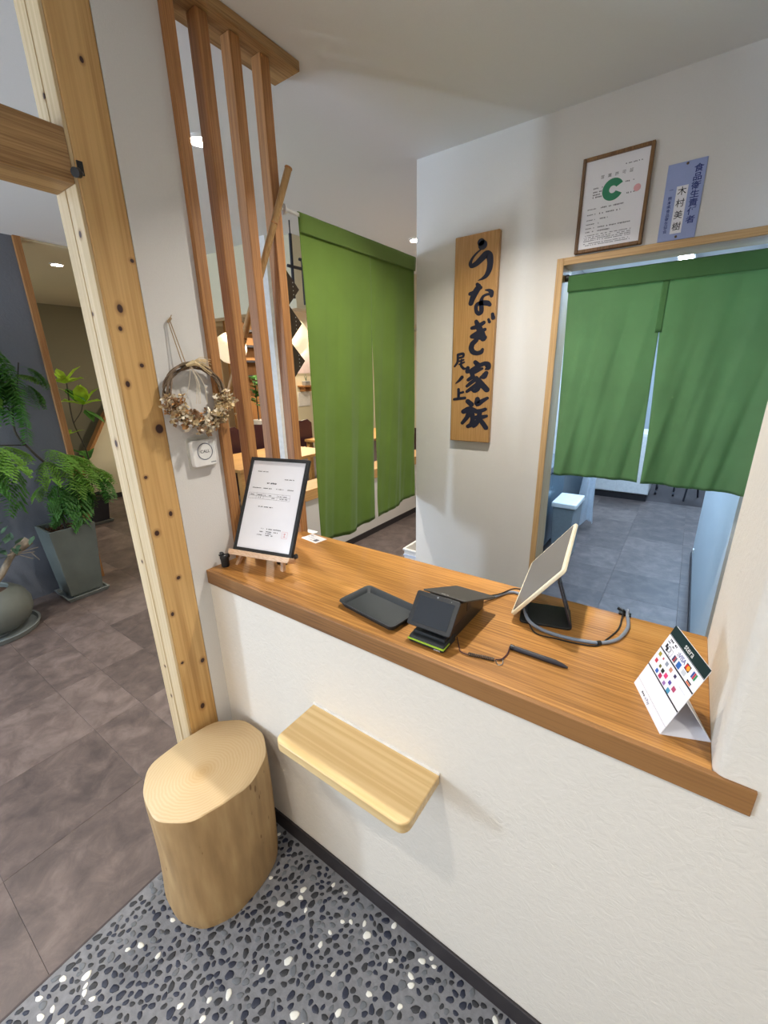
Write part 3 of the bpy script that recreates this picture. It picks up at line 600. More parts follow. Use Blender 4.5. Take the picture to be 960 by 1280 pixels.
# ================================================================== WALL SIGN
sg = thing('shop_sign', 'tall wooden signboard with black brush lettering on the wall beside the kitchen doorway', 'sign', (-0.907, YS, 1.75))
build('board', MB().box(-1.013, -0.800, 2.034, YS - 0.001, 1.281, 2.212), M['signwood'], sg, bevel=0.004)
STROKES = [[[-0.8855,2.1743,0.0121],[-0.8764,2.1608,0.0156]],
[[-0.8799,2.1476,0.0028],[-0.9044,2.1341,0.0035],[-0.9249,2.1161,0.0043],[-0.9347,2.0963,0.0065],[-0.9276,2.0828,0.0072],[-0.9023,2.0916,0.01],[-0.8778,2.1091,0.0113],[-0.8558,2.1249,0.0126],[-0.8408,2.1139,0.0118],[-0.8362,2.0856,0.0105],[-0.8396,2.0581,0.0099],[-0.8528,2.0352,0.0079],[-0.8733,2.0254,0.0043],[-0.8923,2.0213,0.0011]],
[[-0.8958,2.0066,0.0055],[-0.8866,1.9946,0.011],[-0.9008,1.9762,0.0118],[-0.9149,1.9519,0.0105],[-0.9227,1.9296,0.0094]],
[[-0.929,1.9701,0.0067],[-0.9094,1.9735,0.0074],[-0.8778,1.9899,0.0066]],
[[-0.8537,1.9773,0.0022],[-0.8368,1.9754,0.0051],[-0.8228,1.9655,0.0087],[-0.8228,1.9511,0.0065]],
[[-0.8274,1.9588,0.0051],[-0.8484,1.9586,0.0044],[-0.8651,1.9521,0.0052],[-0.8735,1.9328,0.0074],[-0.8692,1.9101,0.0082],[-0.868,1.8877,0.0083],[-0.8807,1.8795,0.0076],[-0.8943,1.8901,0.0068],[-0.8977,1.9129,0.0068],[-0.8894,1.9233,0.0075],[-0.8637,1.9262,0.0089],[-0.8378,1.9218,0.0096],[-0.8289,1.9143,0.0066]],
[[-0.8138,1.8735,0.0059],[-0.8095,1.8573,0.0075]],
[[-0.8317,1.8528,0.0045],[-0.8259,1.8411,0.0053]],
[[-0.9132,1.8211,0.0062],[-0.8844,1.8248,0.0085],[-0.8538,1.8407,0.0068]],
[[-0.9115,1.7841,0.0078],[-0.8786,1.7975,0.0108],[-0.8465,1.8106,0.0061]],
[[-0.8923,1.8483,0.0069],[-0.88,1.8245,0.0108],[-0.8632,1.7965,0.0123],[-0.8531,1.7727,0.0116]],
[[-0.9118,1.7847,0.0071],[-0.8803,1.7807,0.0109],[-0.8448,1.7755,0.0077]],
[[-0.8884,1.7657,0.0086],[-0.908,1.7511,0.0099],[-0.9139,1.7316,0.01],[-0.9039,1.7133,0.01],[-0.881,1.7063,0.008],[-0.8589,1.7113,0.0087],[-0.8542,1.7228,0.0059]],
[[-0.888,1.6667,0.0081],[-0.8738,1.6542,0.0101]],
[[-0.926,1.6414,0.0074],[-0.9285,1.625,0.0082]],
[[-0.9205,1.6228,0.0058],[-0.8958,1.6386,0.0065],[-0.8647,1.6519,0.008],[-0.8384,1.6603,0.008],[-0.8226,1.6547,0.0111],[-0.8204,1.6387,0.0104],[-0.8324,1.6338,0.004]],
[[-0.904,1.6163,0.0082],[-0.8794,1.6293,0.0102],[-0.8504,1.6367,0.0048]],
[[-0.8292,1.6161,0.0081],[-0.8395,1.601,0.0122],[-0.855,1.5963,0.0061]],
[[-0.9015,1.6122,0.009],[-0.8936,1.5936,0.0074],[-0.8703,1.5851,0.0103],[-0.8463,1.5603,0.0115],[-0.8226,1.5389,0.0107]],
[[-0.9212,1.5856,0.0067],[-0.8986,1.5998,0.0082]],
[[-0.9269,1.5556,0.0059],[-0.9065,1.571,0.0075],[-0.884,1.5852,0.0066]],
[[-0.9258,1.5303,0.0063],[-0.8984,1.548,0.0075],[-0.8739,1.5666,0.0066]],
[[-0.8776,1.5934,0.0082],[-0.8658,1.5686,0.0099],[-0.8682,1.5438,0.0108],[-0.8861,1.5322,0.0084],[-0.8979,1.5363,0.005]],
[[-0.919,1.4823,0.0094],[-0.8994,1.4677,0.0103]],
[[-0.8679,1.4937,0.0093],[-0.8712,1.4662,0.011],[-0.8422,1.4857,0.0084],[-0.8167,1.4994,0.0058]],
[[-0.9408,1.4312,0.0096],[-0.9102,1.446,0.0121],[-0.8791,1.4382,0.0094]],
[[-0.9095,1.4287,0.0104],[-0.9203,1.4022,0.0088],[-0.9449,1.3747,0.0071]],
[[-0.9003,1.4376,0.0112],[-0.8867,1.3991,0.0096],[-0.8948,1.3681,0.0097],[-0.9136,1.3584,0.008]],
[[-0.8719,1.4341,0.0086],[-0.8488,1.4369,0.0085],[-0.8241,1.4461,0.0067]],
[[-0.8704,1.404,0.0086],[-0.838,1.4074,0.0086],[-0.8163,1.4137,0.0059]],
[[-0.8531,1.4304,0.0094],[-0.856,1.396,0.0095],[-0.8734,1.3691,0.0096],[-0.8824,1.3599,0.0061]],
[[-0.8513,1.3961,0.0086],[-0.8316,1.3754,0.0095],[-0.8167,1.3567,0.0095]],
[[-0.9802,1.7045,0.0053],[-0.9499,1.7101,0.0053],[-0.9515,1.6932,0.0041],[-0.9773,1.6892,0.0041]],
[[-0.9816,1.7045,0.0049],[-0.9804,1.6696,0.005],[-0.9974,1.6503,0.0037]],
[[-0.972,1.6743,0.0033],[-0.9496,1.6801,0.0033]],
[[-0.9723,1.6591,0.0033],[-0.9458,1.6685,0.0033]],
[[-0.9604,1.6813,0.0033],[-0.964,1.6527,0.005],[-0.9469,1.6378,0.0054],[-0.9352,1.6396,0.0033]],
[[-0.9548,1.5986,0.0067],[-0.9686,1.5841,0.0055],[-0.9888,1.5694,0.0017]],
[[-0.9718,1.5404,0.0055],[-0.9701,1.4967,0.0056]],
[[-0.971,1.5203,0.0043],[-0.9462,1.5269,0.0047]],
[[-0.9945,1.4911,0.0052],[-0.9652,1.4958,0.0056],[-0.9354,1.4988,0.0056]]]
mb = MB(); yy = 2.0335
for si, stk in enumerate(STROKES):
    dense = []
    for i in range(len(stk) - 1):
        for k in range(5):
            f_ = k / 5; dense.append(tuple(stk[i][c] * (1 - f_) + stk[i + 1][c] * f_ for c in range(3)))
    dense.append(tuple(stk[-1]))
    if len(stk) > 2:                                   # round the corners of the stroke
        for _ in range(3):
            dense = [dense[0]] + [tuple((dense[i - 1][c] + 2 * dense[i][c] + dense[i + 1][c]) / 4 for c in range(3)) for i in range(1, len(dense) - 1)] + [dense[-1]]
    r_k = 1.22; kx = 1.40; yk = yy - 0.00003 * si
    L, Rr = [], []
    for i, (x, z, r_) in enumerate(dense):
        a, b_ = dense[max(i - 1, 0)], dense[min(i + 1, len(dense) - 1)]; dx, dzv = b_[0] - a[0], b_[1] - a[1]; l = math.hypot(dx, dzv) or 1
        nx, nz = -dzv / l * r_ * kx, dx / l * r_ * 1.22
        L.append((x + nx, yk, z + nz)); Rr.append((x - nx, yk, z - nz))
    n = len(dense); mb.add(L + Rr, [(i, i + 1, n + i + 1, n + i) for i in range(n - 1)])
    for e_ in (dense[0], dense[-1]):
        mb.add([(e_[0] + e_[2] * kx * math.cos(2 * math.pi * k / 16), yk - 0.000015, e_[1] + e_[2] * 1.22 * math.sin(2 * math.pi * k / 16)) for k in range(16)], [tuple(range(16))])
build('brush_lettering', mb, M['brush'], sg, label='black brush-written Japanese characters')

# ================================================================== CERTIFICATE AND NAME PLATE
cx, cz = -0.367, 2.224; cw, chh = 0.236, 0.318
cf = thing('certificate_frame', 'brown wooden frame with a certificate bearing a green letter C, above the doorway', 'picture frame', (cx, YS, cz))
x0, x1, z0, z1 = cx - cw / 2, cx + cw / 2, cz - chh / 2, cz + chh / 2; fw = 0.012
for bx in ((x0, x0 + fw, z0, z1), (x1 - fw, x1, z0, z1), (x0 + fw, x1 - fw, z0, z0 + fw), (x0 + fw, x1 - fw, z1 - fw, z1)):
    build('frame_side', MB().box(bx[0], bx[1], 2.038, YS - 0.001, bx[2], bx[3]), M['framewood'], cf, bevel=0.002)
build('paper', MB().box(x0 + fw, x1 - fw, 2.0475, 2.050, z0 + fw, z1 - fw), M['paper'], cf)
F = frame_m((cx, 2.0472, cz), (1, 0, 0), (0, 0, 1)); rr = random.Random(5)
build('print', merge(*[text_mesh(c, 0.013, F @ Matrix.Translation((-0.044 + i * 0.024, 0.087, 0))) for i, c in enumerate('営業許可証')]), M['ink'], cf, label='printed title characters')
build('green_mark', merge(disc(F, -0.004, 0.040, 0.036, r2=0.012, a0=28, a1=332, n=40)), M['green'], cf, label='green letter C mark')
mb = MB()
ticks(F, 0.030, 0.085, 0.112, 0.004, rr, mb=mb); ticks(F, 0.036, 0.070, 0.056, 0.005, rr, mb=mb); ticks(F, 0.034, 0.072, 0.018, 0.005, rr, mb=mb)
for yy_ in (0.055, 0.043, 0.034, 0.026): ticks(F, -0.072, -0.040, yy_, 0.005, rr, mb=mb)
for k, yy_ in enumerate((-0.012, -0.030, -0.048, -0.062, -0.076, -0.088)): ticks(F, -0.085, -0.055, yy_, 0.004, rr, mb=mb); ticks(F, -0.042, (0.04, 0.03, -0.01, -0.04, 0.07, 0.0)[k], yy_, 0.005, rr, mb=mb)
for yy_ in (-0.100, -0.107, -0.113, -0.119, -0.128, -0.134): ticks(F, -0.088, 0.075, yy_, 0.0035, rr, mb=mb)
build('small_print', mb, M['inkg'], cf)['kind'] = 'stuff'
build('seal', disc(F, 0.078, 0.028, 0.012, n=14), M['red'], cf, label='pale red seal')
NX0, NX1, NZ0, NZ1 = -0.200, -0.086, 2.062, 2.300
npl = thing('name_plate', 'pale blue Japanese name plate pinned to the wall right of the certificate', 'name plate', ((NX0 + NX1) / 2, YS, 2.18))
build('plate', MB().box(NX0, NX1, 2.0575, YS - 0.0005, NZ0, NZ1), M['plate'], npl, bevel=0.0008)
F = frame_m(((NX0 + NX1) / 2, 2.0573, 2.181), (1, 0, 0), (0, 0, 1))
build('name_strip', flat(F, [(-0.021, 0.013, -0.098, 0.048)]), M['paper'], npl, label='white strip with handwritten characters')
F2 = F @ Matrix.Translation((0, 0, 0.0003))
build('lettering', vtext('食品衛生責任者', 0.025, 0.0255, F, 0.035, 0.090, 0.0005, sx=1.1), M['navy'], npl)
build('handwriting', vtext('木村美樹', 0.027, 0.036, F2, -0.004, 0.030, 0.0002), M['ink'], npl)
build('small_lettering', vtext('一 熊本県食品衛生協会', 0.0125, 0.0128, F, -0.037, 0.040, 0.0002), M['navy'], npl)
for dz_ in (0.112, -0.109):
    build('pin', MB().lathe([(0.0001, 2.0545), (0.003, 2.0548), (0.004, 2.056), (0.004, 2.0575)], (-0.143, 0, 2.181 + dz_), 12, axis='y'), M['bark'], npl, smooth=True)

# ================================================================== NOREN CURTAINS
def folds(u, v, seed, amp):
    r_ = random.Random(seed); s_ = 0
    for k in range(5):
        f_ = r_.uniform(5, 26); ph_ = r_.uniform(0, 6.28); sl = r_.uniform(-2.5, 2.5)
        s_ += math.sin(u * f_ + sl * v + ph_) / (1 + k * 0.6) * (0.05 + 0.95 * v)
    c1 = u * 1.9 + v * 0.55 + seed * 0.37; s_ += 0.9 * v * math.sin(c1 * 9) ** 7
    return amp * s_
def panel(name, edgeL, edgeR, ztop, zbot, put, seed, amp, mat, parent, label=None, v0=0.0):
    # edgeL/edgeR(v) give the horizontal position along the rod, v = 0 at the top
    def fn(i, j):
        v = v0 + (1 - v0) * j; s_ = edgeL(v) * (1 - i) + edgeR(v) * i
        z = ztop + (zbot(i) - ztop) * v
        return put(s_, folds(s_ * 2.2, v, seed, amp), z)
    return build(name, MB().grid(fn, 60, 60), mat, parent, smooth=True, solid=0.0012, angle=180, label=label)
n1 = thing('noren_curtain', 'long moss green split curtain hanging at the corridor opening left of the white wall', 'curtain', (W, 1.65, 2.16))
pu = lambda s_, d, z: (W - 0.01 + d, s_, z)
LL = lambda v: 1.262 + 0.008 * math.sin(v * 5); LR = lambda v: 1.687 - 0.028 * max(0, v - 0.17) ** 0.8 * 1.2
RL = lambda v: 1.680 + 0.032 * max(0, v - 0.17) ** 1.2; RR_ = lambda v: 2.056 + 0.002 * math.sin(v * 4)
zb = lambda i: 0.905 + 0.02 * math.sin(i * 5) + 0.012 * i
panel('cloth_panel', LL, LR, 2.165, lambda i: 0.915 - 0.02 * math.sin(i * 3.0), pu, 11, 0.0068, M['noren1'], n1)
panel('cloth_panel', RL, RR_, 2.165, lambda i: 0.905 + 0.035 * i, lambda s_, d, z: (W - 0.0118 + d, s_, z), 11, 0.0068, M['noren1'], n1)
def hem_s(j, r_=0.0095, L=0.055):   # over the rod from behind, then down the front
    if j < 0.5: a = math.pi * (1 - j / 0.5); return (r_ * math.cos(a), r_ * math.sin(a))
    k = (j - 0.5) / 0.5; return (r_ * (1 - 0.35 * k), -L * k)
build('rod_hem', MB().grid(lambda i, j: (W - 0.01 + hem_s(j)[0] + folds((1.262 + 0.795 * i) * 2.2, 0.02, 11, 0.0068), 1.262 + 0.795 * i, 2.165 + hem_s(j)[1]), 40, 16), M['noren1h'], n1, smooth=True, solid=0.001, angle=180, label='doubled hem over the rod')
rd = thing('curtain_rod', 'thin white curtain rod with a white end clamp carrying the long moss green curtain', 'rod', (W, 1.6, 2.165))
build('tube', MB().tube([(W - 0.01, 1.175, 2.165), (W - 0.01, 2.06, 2.165)], 0.0065, 12), M['whitep'], rd, smooth=True)
build('end_clamp', MB().tube([(W - 0.01, 1.166, 2.165), (W - 0.01, 1.180, 2.165)], 0.012, 14).tube([(W - 0.01, 1.190, 2.165), (W - 0.01, 1.198, 2.165)], 0.017, 16).box(W - 0.022, W + 0.002, 1.164, 1.172, 2.165, 2.19), M['whitep'], rd, smooth=True)
n2 = thing('noren_curtain', 'short leaf green split curtain hanging in the kitchen doorway', 'curtain', (-0.08, 2.10, 2.0))
pu2 = lambda s_, d, z: (s_, 2.105 - d, z)
panel('cloth_panel', lambda v: -0.508 + 0.020 * v, lambda v: -0.150 + 0.012 * v - 0.004 * math.sin(v * 3.1), 1.998, lambda i: 1.143 + 0.005 * i, pu2, 23, 0.0085, M['noren2'], n2)
panel('cloth_panel', lambda v: -0.148 + 0.026 * max(0, v - .2) ** .7 - 0.004 * math.sin(v * 6), lambda v: 0.249 - 0.006 * v, 1.998, lambda i: 1.148 - 0.01 * i, pu2, 23, 0.0085, M['noren2'], n2)
build('rod_hem', MB().grid(lambda i, j: (-0.510 + 0.760 * i, 2.105 - hem_s(j)[0] - folds((-0.51 + 0.760 * i) * 2.2, 0.03, 23, 0.0085), 1.992 + hem_s(j)[1]), 50, 16), M['noren2h'], n2, smooth=True, solid=0.001, angle=180, label='doubled hem over the rod')
build('centre_seam', MB().grid(lambda i, j: (-0.163 + 0.022 * i, 2.1025 - folds((-0.163 + 0.022 * i) * 2.2, 0.27 * j, 23, 0.0085), 1.945 - 0.19 * j), 4, 10), M['noren2h'], n2, smooth=True, solid=0.0006, angle=180, label='overlapped seam above the slit')
rd2 = thing('curtain_rod', 'dark tension rod across the kitchen doorway with a rubber end cap', 'rod', (-0.08, 2.105, 1.996))
build('tube', MB().tube([(dx0 + 0.012, 2.105, 1.992), (dx1 - 0.012, 2.105, 1.992)], 0.006, 10), M['black'], rd2, smooth=True)
for xx in (dx0 + 0.007, dx1 - 0.007): build('end_cap', MB().tube([(xx - 0.007, 2.105, 1.992), (xx + 0.007, 2.105, 1.992)], 0.014, 14), M['black'], rd2, smooth=True)

# ================================================================== COUNTER OBJECTS
# --- payment terminal
tm_ = thing('payment_terminal', 'black payment terminal with a tilted screen and green line on the counter beside the tray', 'card terminal', (-0.414, 0.86, CT))
def xz(prof, x0, x1):    # extrude a y-z outline along x
    n = len(prof); return MB().add([(x0, y, z) for y, z in prof] + [(x1, y, z) for y, z in prof], [tuple(range(n)), tuple(range(2 * n - 1, n - 1, -1))] + [(i, n + i, n + (i + 1) % n, (i + 1) % n) for i in range(n)])
build('body', xz([(0.790, CT + 0.004), (0.975, CT + 0.001), (0.978, CT + 0.028), (0.970, CT + 0.038), (0.840, CT + 0.086), (0.808, CT + 0.094), (0.775, CT + 0.045)], -0.460, -0.371), M['black'], tm_, bevel=0.004)
build('reader_base', xz([(0.736, CT + 0.003), (0.745, CT + 0.0005), (0.80, CT + 0.0005), (0.80, CT + 0.022), (0.742, CT + 0.019), (0.735, CT + 0.012)], -0.462, -0.369), M['matblack'], tm_, bevel=0.003)
build('reader_slot', MB().box(-0.457, -0.374, 0.752, 0.80, CT + 0.018, CT + 0.026), M['matblack'], tm_, bevel=0.001)
build('green_line', MB().box(-0.463, -0.368, 0.7335, 0.7365, CT + 0.0105, CT + 0.0135).box(-0.3695, -0.3675, 0.7345, 0.765, CT + 0.0105, CT + 0.0135), M['lime'], tm_)
F = frame_m((-0.4165, 0.7725, 1.0845), (1, 0, 0), (0, 0.053, 0.061))
mb = MB(); mb.m = F; mb.prism(rrect(-0.0575, 0.0575, -0.0425, 0.0425, 0.006), -0.0095, 0.0); mb.m = None
build('screen_housing', mb, M['black'], tm_, bevel=0.0015)
build('screen', flat(F, [(-0.046, 0.046, -0.033, 0.031)], 0.0004), M['screen'], tm_, label='dark display glass')
build('camera_dot', disc(F, 0.0, 0.037, 0.0022, 0.0006, 12), M['grey'], tm_)
build('light_dot', disc(F, 0.036, 0.036, 0.001, 0.0006, 8), M['grey'], tm_)
F = frame_m((-0.412, 0.895, CT + 0.0745), (1, 0, 0), (0, 0.160, -0.057))
mb = MB(); mb.m = F; mb.prism(rrect(-0.057, 0.057, -0.084, 0.084, 0.004), -0.004, 0.0); mb.m = None
mb.v = [(x + 0.0 + (y - 0.81) * 0.10, y, z) for x, y, z in mb.v]
build('lid', mb, M['slab'], tm_, bevel=0.0012, label='dark grey-brown printer lid')
build('lettering', text_mesh('stera', 0.010, frame_m((-0.412, 0.825, CT + 0.0998), (1, 0, 0), (0, 0.160, -0.057)), 0.0), M['whitep'], tm_)
build('lettering', text_mesh('stera', 0.008, frame_m((-0.385, 0.7345, CT + 0.006), (1, 0, 0), (0, 0, 1)), 0.0), M['whitep'], tm_)
build('side_port', MB().box(-0.3715, -0.3700, 0.862, 0.885, CT + 0.048, CT + 0.074).box(-0.3715, -0.3703, 0.79, 0.87, CT + 0.038, CT + 0.040), M['iron'], tm_, bevel=0.001)
# --- tray
ty = thing('cash_tray', 'empty black rectangular tray lying on the counter left of the terminal', 'tray', (-0.603, 0.812, CT))
F = Matrix.Translation((-0.603, 0.812, CT)) @ Matrix.Rotation(R(-8.5), 4, 'Z')
def ring(x, y, r_, z, n=5): return [(a, b_, z) for a, b_ in rrect(-x, x, -y, y, r_, n=n)]
lo = [ring(0.093, 0.052, 0.012, 0.0005), ring(0.100, 0.058, 0.014, 0.014), ring(0.103, 0.061, 0.015, 0.016), ring(0.1025, 0.0605, 0.015, 0.018), ring(0.098, 0.056, 0.012, 0.016), ring(0.090, 0.048, 0.010, 0.004)]
n = len(lo[0]); mb = MB(); mb.m = F
mb.add([p_ for l in lo for p_ in l], [tuple(range(n - 1, -1, -1)), tuple(5 * n + k for k in range(n))] + [(j * n + k, j * n + (k + 1) % n, (j + 1) * n + (k + 1) % n, (j + 1) * n + k) for j in range(5) for k in range(n)]); mb.m = None
build('dish', mb, M['tray'], ty, smooth=True, angle=50)
# --- tablet
tb_ = thing('tablet', 'white-edged tablet tilted on a black metal stand at the back of the counter', 'tablet', (-0.255, 1.09, CT))
F = frame_m((-0.291, 0.952, 1.030), (0.117, 0.0, 0.160), (-0.054, 0.293, 0.0))
mb = MB(); mb.m = F; mb.prism(rrect(0, 0.192, 0, 0.285, 0.010), -0.009, 0.0); mb.m = None
build('case', mb, M['cream'], tb_, bevel=0.002)
mb = MB(); mb.m = F; mb.prism(rrect(0.009, 0.183, 0.009, 0.276, 0.004), 0, 0.0006); mb.m = None
build('screen', mb, M['tabscreen'], tb_, label='dim grey screen')
for (a0, a1) in ((0.03, 0.05), (0.075, 0.10)):
    mb = MB(); mb.m = F; mb.box(a0, a1, 0.283, 0.287, -0.007, -0.003); mb.m = None
    build('side_button', mb, M['black'], tb_, bevel=0.0008)
for (a0, a1) in ((0.012, 0.016), (0.176, 0.180)): pass
sd = thing('tablet_stand', 'black metal stand with a flat foot and slotted arm under the tablet', 'stand', (-0.215, 1.03, CT))
Fs = Matrix.Translation((-0.222, 1.025, CT)) @ Matrix.Rotation(R(15), 4, 'Z')
mb = MB(); mb.m = Fs; mb.prism(rrect(-0.062, 0.062, -0.052, 0.052, 0.012), 0.0003, 0.006); mb.m = None
build('foot', mb, M['matblack'], sd, bevel=0.001)
mb = MB(); mb.m = Fs
for y0, y1 in ((-0.042, -0.010), (0.010, 0.042)):
    mb.hexa([(0.056, y0, 0.006), (0.060, y0, 0.006), (0.060, y1, 0.006), (0.056, y1, 0.006)], [(0.018, y0, 0.122), (0.022, y0, 0.122), (0.022, y1, 0.122), (0.018, y1, 0.122)])
mb.hexa([(0.056, -0.010, 0.006), (0.060, -0.010, 0.006), (0.060, 0.010, 0.006), (0.056, 0.010, 0.006)], [(0.050, -0.010, 0.024), (0.054, -0.010, 0.024), (0.054, 0.010, 0.024), (0.050, 0.010, 0.024)])
mb.hexa([(0.024, -0.010, 0.102), (0.028, -0.010, 0.102), (0.028, 0.010, 0.102), (0.024, 0.010, 0.102)], [(0.018, -0.010, 0.122), (0.022, -0.010, 0.122), (0.022, 0.010, 0.122), (0.018, 0.010, 0.122)])
mb.m = None
build('arm', mb, M['iron'], sd, bevel=0.0008)
# --- cables
def spl(P, n=10):
    out = []; P = [Vector(q) for q in P]
    for i in range(len(P) - 1):
        p0, p1, p2, p3 = P[max(i - 1, 0)], P[i], P[i + 1], P[min(i + 2, len(P) - 1)]
        for k in range(n):
            t = k / n; out.append(0.5 * ((2 * p1) + (p2 - p0) * t + (2 * p0 - 5 * p1 + 4 * p2 - p3) * t * t + (3 * p1 - p0 - 3 * p2 + p3) * t ** 3))
    out.append(P[-1]); return out
z_ = CT + 0.0045
cabp = [(-0.395, 0.978, CT + 0.018), (-0.37, 1.035, z_), (-0.345, 1.085, z_), (-0.322, 1.098, z_), (-0.300, 1.080, z_), (-0.275, 1.005, CT + 0.025), (-0.245, 0.950, CT + 0.022), (-0.215, 0.945, CT + 0.010), (-0.175, 0.948, z_), (-0.125, 0.955, z_), (-0.080, 0.973, z_), (-0.050, 1.012, z_), (-0.038, 1.075, z_), (-0.045, 1.130, z_), (-0.048, 1.150, CT - 0.004), (-0.048, 1.152, 0.80)]
tag(build('cable', MB().tube(spl(cabp), 0.0042, 8), M['cable'], smooth=True, origin=(-0.2, 1.0, CT)), 'grey cable looping over the counter from the terminal past the tablet stand', 'cable')
cb = [(-0.385, 0.978, CT + 0.030), (-0.36, 1.045, CT + 0.012), (-0.335, 1.105, CT + 0.010), (-0.31, 1.108, CT + 0.010), (-0.275, 1.06, CT + 0.010), (-0.262, 0.985, CT + 0.032), (-0.225, 0.935, CT + 0.003), (-0.170, 0.936, CT + 0.0022), (-0.120, 0.944, CT + 0.0022), (-0.086, 0.960, CT + 0.0022), (-0.072, 1.000, CT + 0.0022), (-0.056, 1.06, CT + 0.0022), (-0.056, 1.12, CT + 0.003), (-0.056, 1.149, CT - 0.002), (-0.056, 1.150, 0.80)]
bc = thing('black_cable', 'thin black cable strapped to the grey cable beside the tablet', 'cable', (-0.2, 1.0, CT))
build('wire', MB().tube(spl(cb), 0.0019, 6), M['black'], bc, smooth=True)
build('cable_tie', MB().tube([(-0.089, 0.966, CT + 0.004), (-0.082, 0.972, CT + 0.004)], 0.0058, 10), M['black'], bc, smooth=True)
build('edge_clip', MB().box(-0.066, -0.038, 1.136, 1.150, CT, CT + 0.006).tube([(-0.052, 1.148, CT + 0.004), (-0.070, 1.160, CT + 0.006)], 0.005, 8), M['black'], bc, bevel=0.001)
# --- stylus on a cord
sp_ = thing('stylus_pen', 'slim black stylus pen lying on the counter in front of the tablet', 'pen', (-0.18, 0.84, CT))
build('barrel', MB().tube([(-0.243, 0.8395, CT + 0.0062), (-0.238, 0.8395, CT + 0.0062), (-0.150, 0.8395, CT + 0.0062), (-0.132, 0.8392, CT + 0.0045), (-0.124, 0.839, CT + 0.0035)], [0.0050, 0.0060, 0.0060, 0.0040, 0.0018], 14), M['iron'], sp_, smooth=True)
build('cap', MB().tube([(-0.250, 0.8395, CT + 0.0062), (-0.242, 0.8395, CT + 0.0062)], 0.0066, 14), M['black'], sp_, smooth=True)
co_ = thing('coiled_cord', 'black coiled lanyard linking the terminal to the stylus pen', 'cord', (-0.29, 0.78, CT))
build('string', MB().tube(spl([(-0.366, 0.80, CT + 0.012), (-0.352, 0.782, CT + 0.003), (-0.340, 0.765, CT + 0.003), (-0.320, 0.762, CT + 0.004)]), 0.0013, 6), M['maroon'], co_, smooth=True)
build('string', MB().tube(spl([(-0.262, 0.780, CT + 0.004), (-0.252, 0.790, CT + 0.003), (-0.248, 0.815, CT + 0.003), (-0.251, 0.838, CT + 0.006)]), 0.0016, 6), M['maroon'], co_, smooth=True)
coil = [(-0.320 + 0.056 * k / 160, 0.7645 + 0.013 * k / 160 + 0.0036 * math.cos(k * 0.82), CT + 0.0048 + 0.0036 * math.sin(k * 0.82)) for k in range(161)]
build('coil', MB().tube(coil, 0.0010, 5), M['black'], co_, smooth=True)
build('clasp', MB().tube(spl([(-0.262, 0.779, CT + 0.003), (-0.252, 0.768, CT + 0.002), (-0.245, 0.776, CT + 0.002), (-0.250, 0.792, CT + 0.003)]), 0.0008, 6), M['steel'], co_, smooth=True)
# --- easel with framed notice
fa, ft = 0.23, 0.486
o_ = Vector((-1.188, 0.781, 1.068)); ux = Vector((math.cos(fa), math.sin(fa), 0)); bx_ = Vector((-math.sin(fa), math.cos(fa), 0)); up = bx_ * math.sin(ft) + Vector((0, 0, math.cos(ft)))
F = frame_m(o_, ux, up); wF, hF = 0.232, 0.325
fr = thing('notice_frame', 'black frame holding a white printed notice on the little easel at the counter end', 'picture frame', tuple(o_))
bw = 0.011
for (a0, a1, b0, b1) in ((0, bw, 0, hF), (wF - bw, wF, 0, hF), (bw, wF - bw, 0, bw), (bw, wF - bw, hF - bw, hF)):
    mb = MB(); mb.m = F; mb.box(a0, a1, b0, b1, -0.010, 0.004); mb.m = None
    build('frame_side', mb, M['matblack'], fr, bevel=0.001)
mb = MB(); mb.m = F; mb.box(bw, wF - bw, bw, hF - bw, -0.006, 0.000); mb.m = None
build('paper', mb, M['paper'], fr)
mb = MB(); rr = random.Random(9); px = lambda u: bw + u * (wF - 2 * bw); py = lambda v: bw + v * (hF - 2 * bw)
for (a0, a1, v) in ((.12, .32, .875), (.66, .84, .80), (.34, .54, .745), (.06, .86, .685), (.24, .54, .475), (.38, .44, .235), (.38, .44, .20), (.34, .43, .165), (.50, .80, .235), (.50, .72, .205), (.50, .60, .185), (.50, .66, .165)):
    ticks(F, px(a0), px(a1), py(v), 0.0056 if v == .745 else 0.0034, rr, 0.0003, mb=mb)
for (a0, a1) in ((.06, .14), (.20, .30), (.34, .36), (.42, .48), (.60, .66), (.70, .76)): ticks(F, px(a0), px(a1), py(.605), 0.0034, rr, 0.0003, mb=mb)
for (a0, a1) in ((.22, .27), (.48, .54), (.62, .78)): ticks(F, px(a0), px(a1), py(.578), 0.0034, rr, 0.0003, mb=mb)
t_ = 0.0005
flat(F, [(px(.03), px(.82), py(.625), py(.625) + t_), (px(.03), px(.82), py(.592), py(.592) + t_), (px(.03), px(.82), py(.56), py(.56) + t_)] + [(px(q), px(q) + t_, py(.56), py(.625)) for q in (.03, .18, .32, .58, .68, .82)], 0.0003, mb)
build('print', mb, M['ink'], fr)['kind'] = 'stuff'
build('seal', flat(F, [(px(.80), px(.80) + 0.0008, py(.155), py(.225)), (px(.90), px(.90) + 0.0008, py(.155), py(.225)), (px(.80), px(.90), py(.155), py(.155) + .0008), (px(.80), px(.90), py(.225), py(.225) + .0008), (px(.83), px(.87), py(.17), py(.178)), (px(.83), px(.87), py(.20), py(.208)), (px(.845), px(.855), py(.17), py(.215))], 0.0003), M['red'], fr, label='square red seal')
ea = thing('table_easel', 'small pale beech easel standing on the counter by the wall', 'easel', (-1.10, 0.85, CT))
Fb = F @ Matrix.Translation((0, -0.002, 0))
mb = MB(); mb.m = Fb; mb.prism([(0.0, -0.016), (wF, -0.016), (wF + 0.004, -0.008), (wF + 0.004, 0.002), (-0.004, 0.002), (-0.004, -0.008)], -0.020, 0.020); mb.m = None
